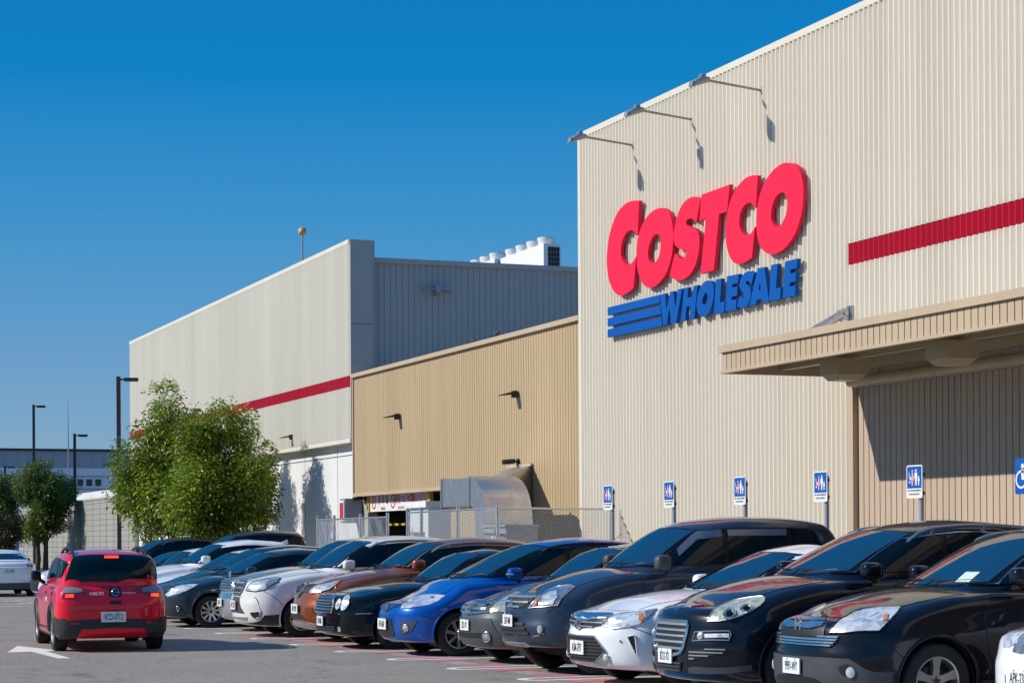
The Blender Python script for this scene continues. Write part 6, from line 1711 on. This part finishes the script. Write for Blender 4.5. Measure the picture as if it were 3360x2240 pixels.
  ('brake_lamp','brake',[(4.172,-0.717,0.85),(4.157,-0.712,0.896),(4.194,-0.598,0.903),(4.212,-0.593,0.854)],{'off': 0.018,'mir': True}),
  ('rear_bumper_band','charcoal',[(3.971,-0.853,0.543),(4.192,-0.751,0.536),(4.206,-0.723,0.503),(4.269,-0.413,0.509),(4.28,0.061,0.514),(4.28,0.06,0.383),(4.261,-0.484,0.364),(4.171,-0.546,0.242),(3.948,-0.773,0.219),(2.667,-0.735,0.204)],{'mir': True,'off': 0.014,'th': 0.03}),
  ('reflector','red_lens',[(4.231,-0.658,0.471),(4.258,-0.515,0.473),(4.258,-0.515,0.436),(4.23,-0.658,0.434)],{'mir': True,'off': 0.02}),
  ('hatch_gap','black',[(4.216,-0.583,0.849),(4.26,-0.5,0.655),(4.271,-0.377,0.644),(4.28,0.052,0.647),(4.251,0.563,0.656),(4.24,0.619,0.7),(4.19,0.673,0.859)],{'line': 0.006,'off': 0.0}),
  ('tailgate_handle','black',[(4.265,-0.044,0.798),(4.265,0.127,0.796),(4.276,0.126,0.742),(4.276,-0.045,0.744)],{'off': 0.006}),
  ('badge_panel','black',[(4.191,-0.051,1.001),(4.192,0.129,0.998),(4.247,0.13,0.857),(4.246,-0.059,0.86)],{'off': 0.008}),
  ('badge','chrome',[(4.225,0.039,0.927)],{'ring': (0.055,0.055),'r': 0.008,'off': 0.016}),
  ('badge','chrome',[(4.225,-0.02,0.928),(4.225,0.101,0.926)],{'line': 0.009,'off': 0.016}),
  ('rear_wiper','black',[(4.116,-0.395,1.158),(4.135,-0.196,1.151),(4.14,0.073,1.126)],{'line': 0.011,'off': 0.02}),
 ],
}
PLATES = {'mits': ('2679-M8', .68, 0, 0), 'camry': ('ASM-5797', .45, 1, 0), 'luxgen': ('8212-YD', .47, 0, 0), 'crv': ('9991-WY', .49, 0, 0), 'mazda': ('AFF-6069', .47, 1, 0),
          'merc': ('DV-8006', .44, 0, 0), 'xtrail': ('APV-2299', .56, 1, 0), 'forester': ('APT-2121', .57, 1, 1), 'livina': ('3521-VY', .53, 0, 0), 'rv': ('9167-VE', .55, 0, 0),
          'white13': ('APK-2380', .50, 1, 0)}
def generic_front(c):
    W, S = c.W, c.S; zn = S['top'][0][1]
    q = lambda y, z, x: (x, y, z)
    c.panel('headlight', 'lens', [(-W * .46, zn - .10), (-W * .30, zn - .17), (-W * .29, zn - .09), (-W * .44, zn + .0)], c.FRONT, off=.006, mirror=True)
    c.panel('grille', 'mesh', [(-.42, zn - .16), (.42, zn - .16), (.40, zn - .04), (-.40, zn - .04)], c.FRONT, off=.008)
    c.panel('lower_grille', 'black', [(-.55, .28), (.55, .28), (.48, .46), (-.48, .46)], c.FRONT, off=.008)
def generic_rear(c):
    W, L_, S = c.W, c.L, c.S; z = S['zr'] - .25
    O = (Vector((0, 1, 0)), Vector((0, 0, 1)), Vector((-1, 0, 0)), Vector((L_ + 1, 0, 0)))
    c.panel('tail_lamp', 'red_lens', [(-W * .47, z + .05), (-W * .30, z + .02), (-W * .30, z + .14), (-W * .46, z + .20)], O, off=.008, mirror=True)
    c.panel('trunk_lid_gap', 'black', [(-W * .30, z + .22), (W * .30, z + .22), (W * .30, z + .23), (-W * .30, z + .23)], O, off=.003)
for c in CARS:
    c.base()
    if c.key in ('luxgen', 'crv', 'xtrail', 'forester', 'red', 'livina'):
        S = c.S; a, b_ = S['wf'] + S['ra'] + .06, S['wf'] + S['wb'] - S['ra'] - .06
        c.panel('sill_trim', 'charcoal', [(a, .22), (b_, .22), (b_, .36), (a, .36)], c.LEFT, off=.010, th=.02, h=.08, bvh=c.blow, mirror=True)
    if c.key in FEAT: c.features(FEAT[c.key])
    else: generic_front(c)
    if c.key in PLATES:
        b_, z, nw, rd = PLATES[c.key]; c.plate((-.035, 0, z), b_, bool(nw), bool(rd))
    if c.key == 'ford':
        generic_rear(c)
        h = c.bvh.ray_cast(Vector((9, 0, .82)), Vector((-1, 0, 0)))[0]; c.plate((h.x + .03, 0, .82), 'AAC-1885', True, rear=True)
        mb = MB(); mb.box((c.L - .3, -.85, .25), (c.L + .005, .85, .44), 'satin'); mb.build('rear_bumper_trim', c.t)
    if c.key == 'fsedan': c.panel('dark_grille', 'black', [(-.5, .30), (.5, .30), (.6, .62), (-.6, .62)], c.FRONT, off=.014)
    if c.key == 'red':
        h = c.bvh.ray_cast(Vector((9, 0, .55)), Vector((-1, 0, 0)))[0]
        c.plate((h.x + .05, 0, .55), 'RCD-0712', True, rear=True)
        Z = c.bvh.ray_cast(Vector((9, 0, .90)), Vector((-1, 0, 0)))[0]
        rm = lambda p: Matrix.Translation(p) @ Matrix.Rotation(R(180), 4, 'Z') @ FACE_NX
        text_mesh('logo_text', 'HILTI', 'white', .060, c.t, rm((Z.x + .012, -.25, .91)), 1.5, .003, .003)
        text_mesh('web_text', 'www.hilti.com.tw', 'white', .030, c.t, rm((Z.x + .004, .25, .92)), .95, .003, .001)
        c.surf_tube('side_text', [(2.2, -.85, .80), (2.3, -.85, .80)], .01, 'white')
        text_mesh('side_logo', 'HILTI', 'white', .09, c.t, Matrix.Translation((2.75, -.876, .80)) @ Matrix.Rotation(R(90), 4, 'X'), 1.3, .004, .003)
    if c.key == 'crv':
        h = c.bvh.ray_cast(Vector((-3, 0, .885)), Vector((1, 0, 0)))[0]
        text_mesh('badge', 'H', 'chrome', .17, c.t, facing_nx((h.x - .035, 0, .885)), 1.0, .006, .004)
        for m_, sgn in (('silver', 1),): pass
        c.rails((('rail_grey'), 2.42, 4.1, .075))
        c.panel('parking_slip', 'sticker', [(-.52, 1.27), (-.36, 1.27), (-.33, 1.36), (-.49, 1.36)], c.FRONT, off=.011, th=.004, bvh=c.bgr)
    if c.key == 'luxgen':
        c.rails((('rail_grey'), 2.50, 4.5, .075))
    if c.key == 'merc':
        h = c.blow.ray_cast(Vector((.22, 0, 3)), Vector((0, 0, -1)))[0]
        mb = MB(); n = 16
        mb.tube([h + Vector((0, .035 * math.cos(2 * math.pi * k / n), .075 + .04 * math.sin(2 * math.pi * k / n))) for k in range(n + 1)], .004, 'chrome', 5)
        for k in range(3):
            a = math.pi / 2 + 2 * math.pi * k / 3; mb.tube([h + Vector((0, 0, .075)), h + Vector((0, .035 * math.cos(a), .075 + .04 * math.sin(a)))], .004, 'chrome', 4)
        mb.tube([h, h + Vector((0, 0, .04))], .008, 'chrome', 6); mb.build('bonnet_star', c.t)
    if c.key == 'rv':
        h = c.blow.ray_cast(Vector((.18, 0, 3)), Vector((0, 0, -1)))[0]
        mb = MB(); mb.tube([h, h + Vector((-.01, 0, .08)), h + Vector((.0, 0, .15))], [.012, .022, .016], 'chrome', 8); mb.build('bonnet_ornament', c.t, smooth=60)
    if c.key == 'wsuv':
        x = 4.0; h = c.bgr.ray_cast(Vector((x, 0, 3)), Vector((0, 0, -1)))[0]
        mb = MB(); mb.mesh([(x - .14, -.02, h.z - .01), (x + .14, -.025, h.z - .01), (x + .14, .025, h.z - .01), (x - .14, .02, h.z - .01), (x + .12, 0, h.z + .10)], [(0, 1, 4), (1, 2, 4), (2, 3, 4), (3, 0, 4)], 'p_white')
        mb.build('shark_fin', c.t)
    if c.key == 'livina':
        h = c.bgr.ray_cast(Vector((2.15, .1, 3)), Vector((0, 0, -1)))[0]
        mb = MB(); mb.tube([h, h + Vector((.30, 0, .20))], [.006, .003], 'black', 5); mb.tube([h + Vector((-.03, 0, -.01)), h + Vector((.05, 0, .02))], .02, 'black', 6); mb.build('aerial', c.t)
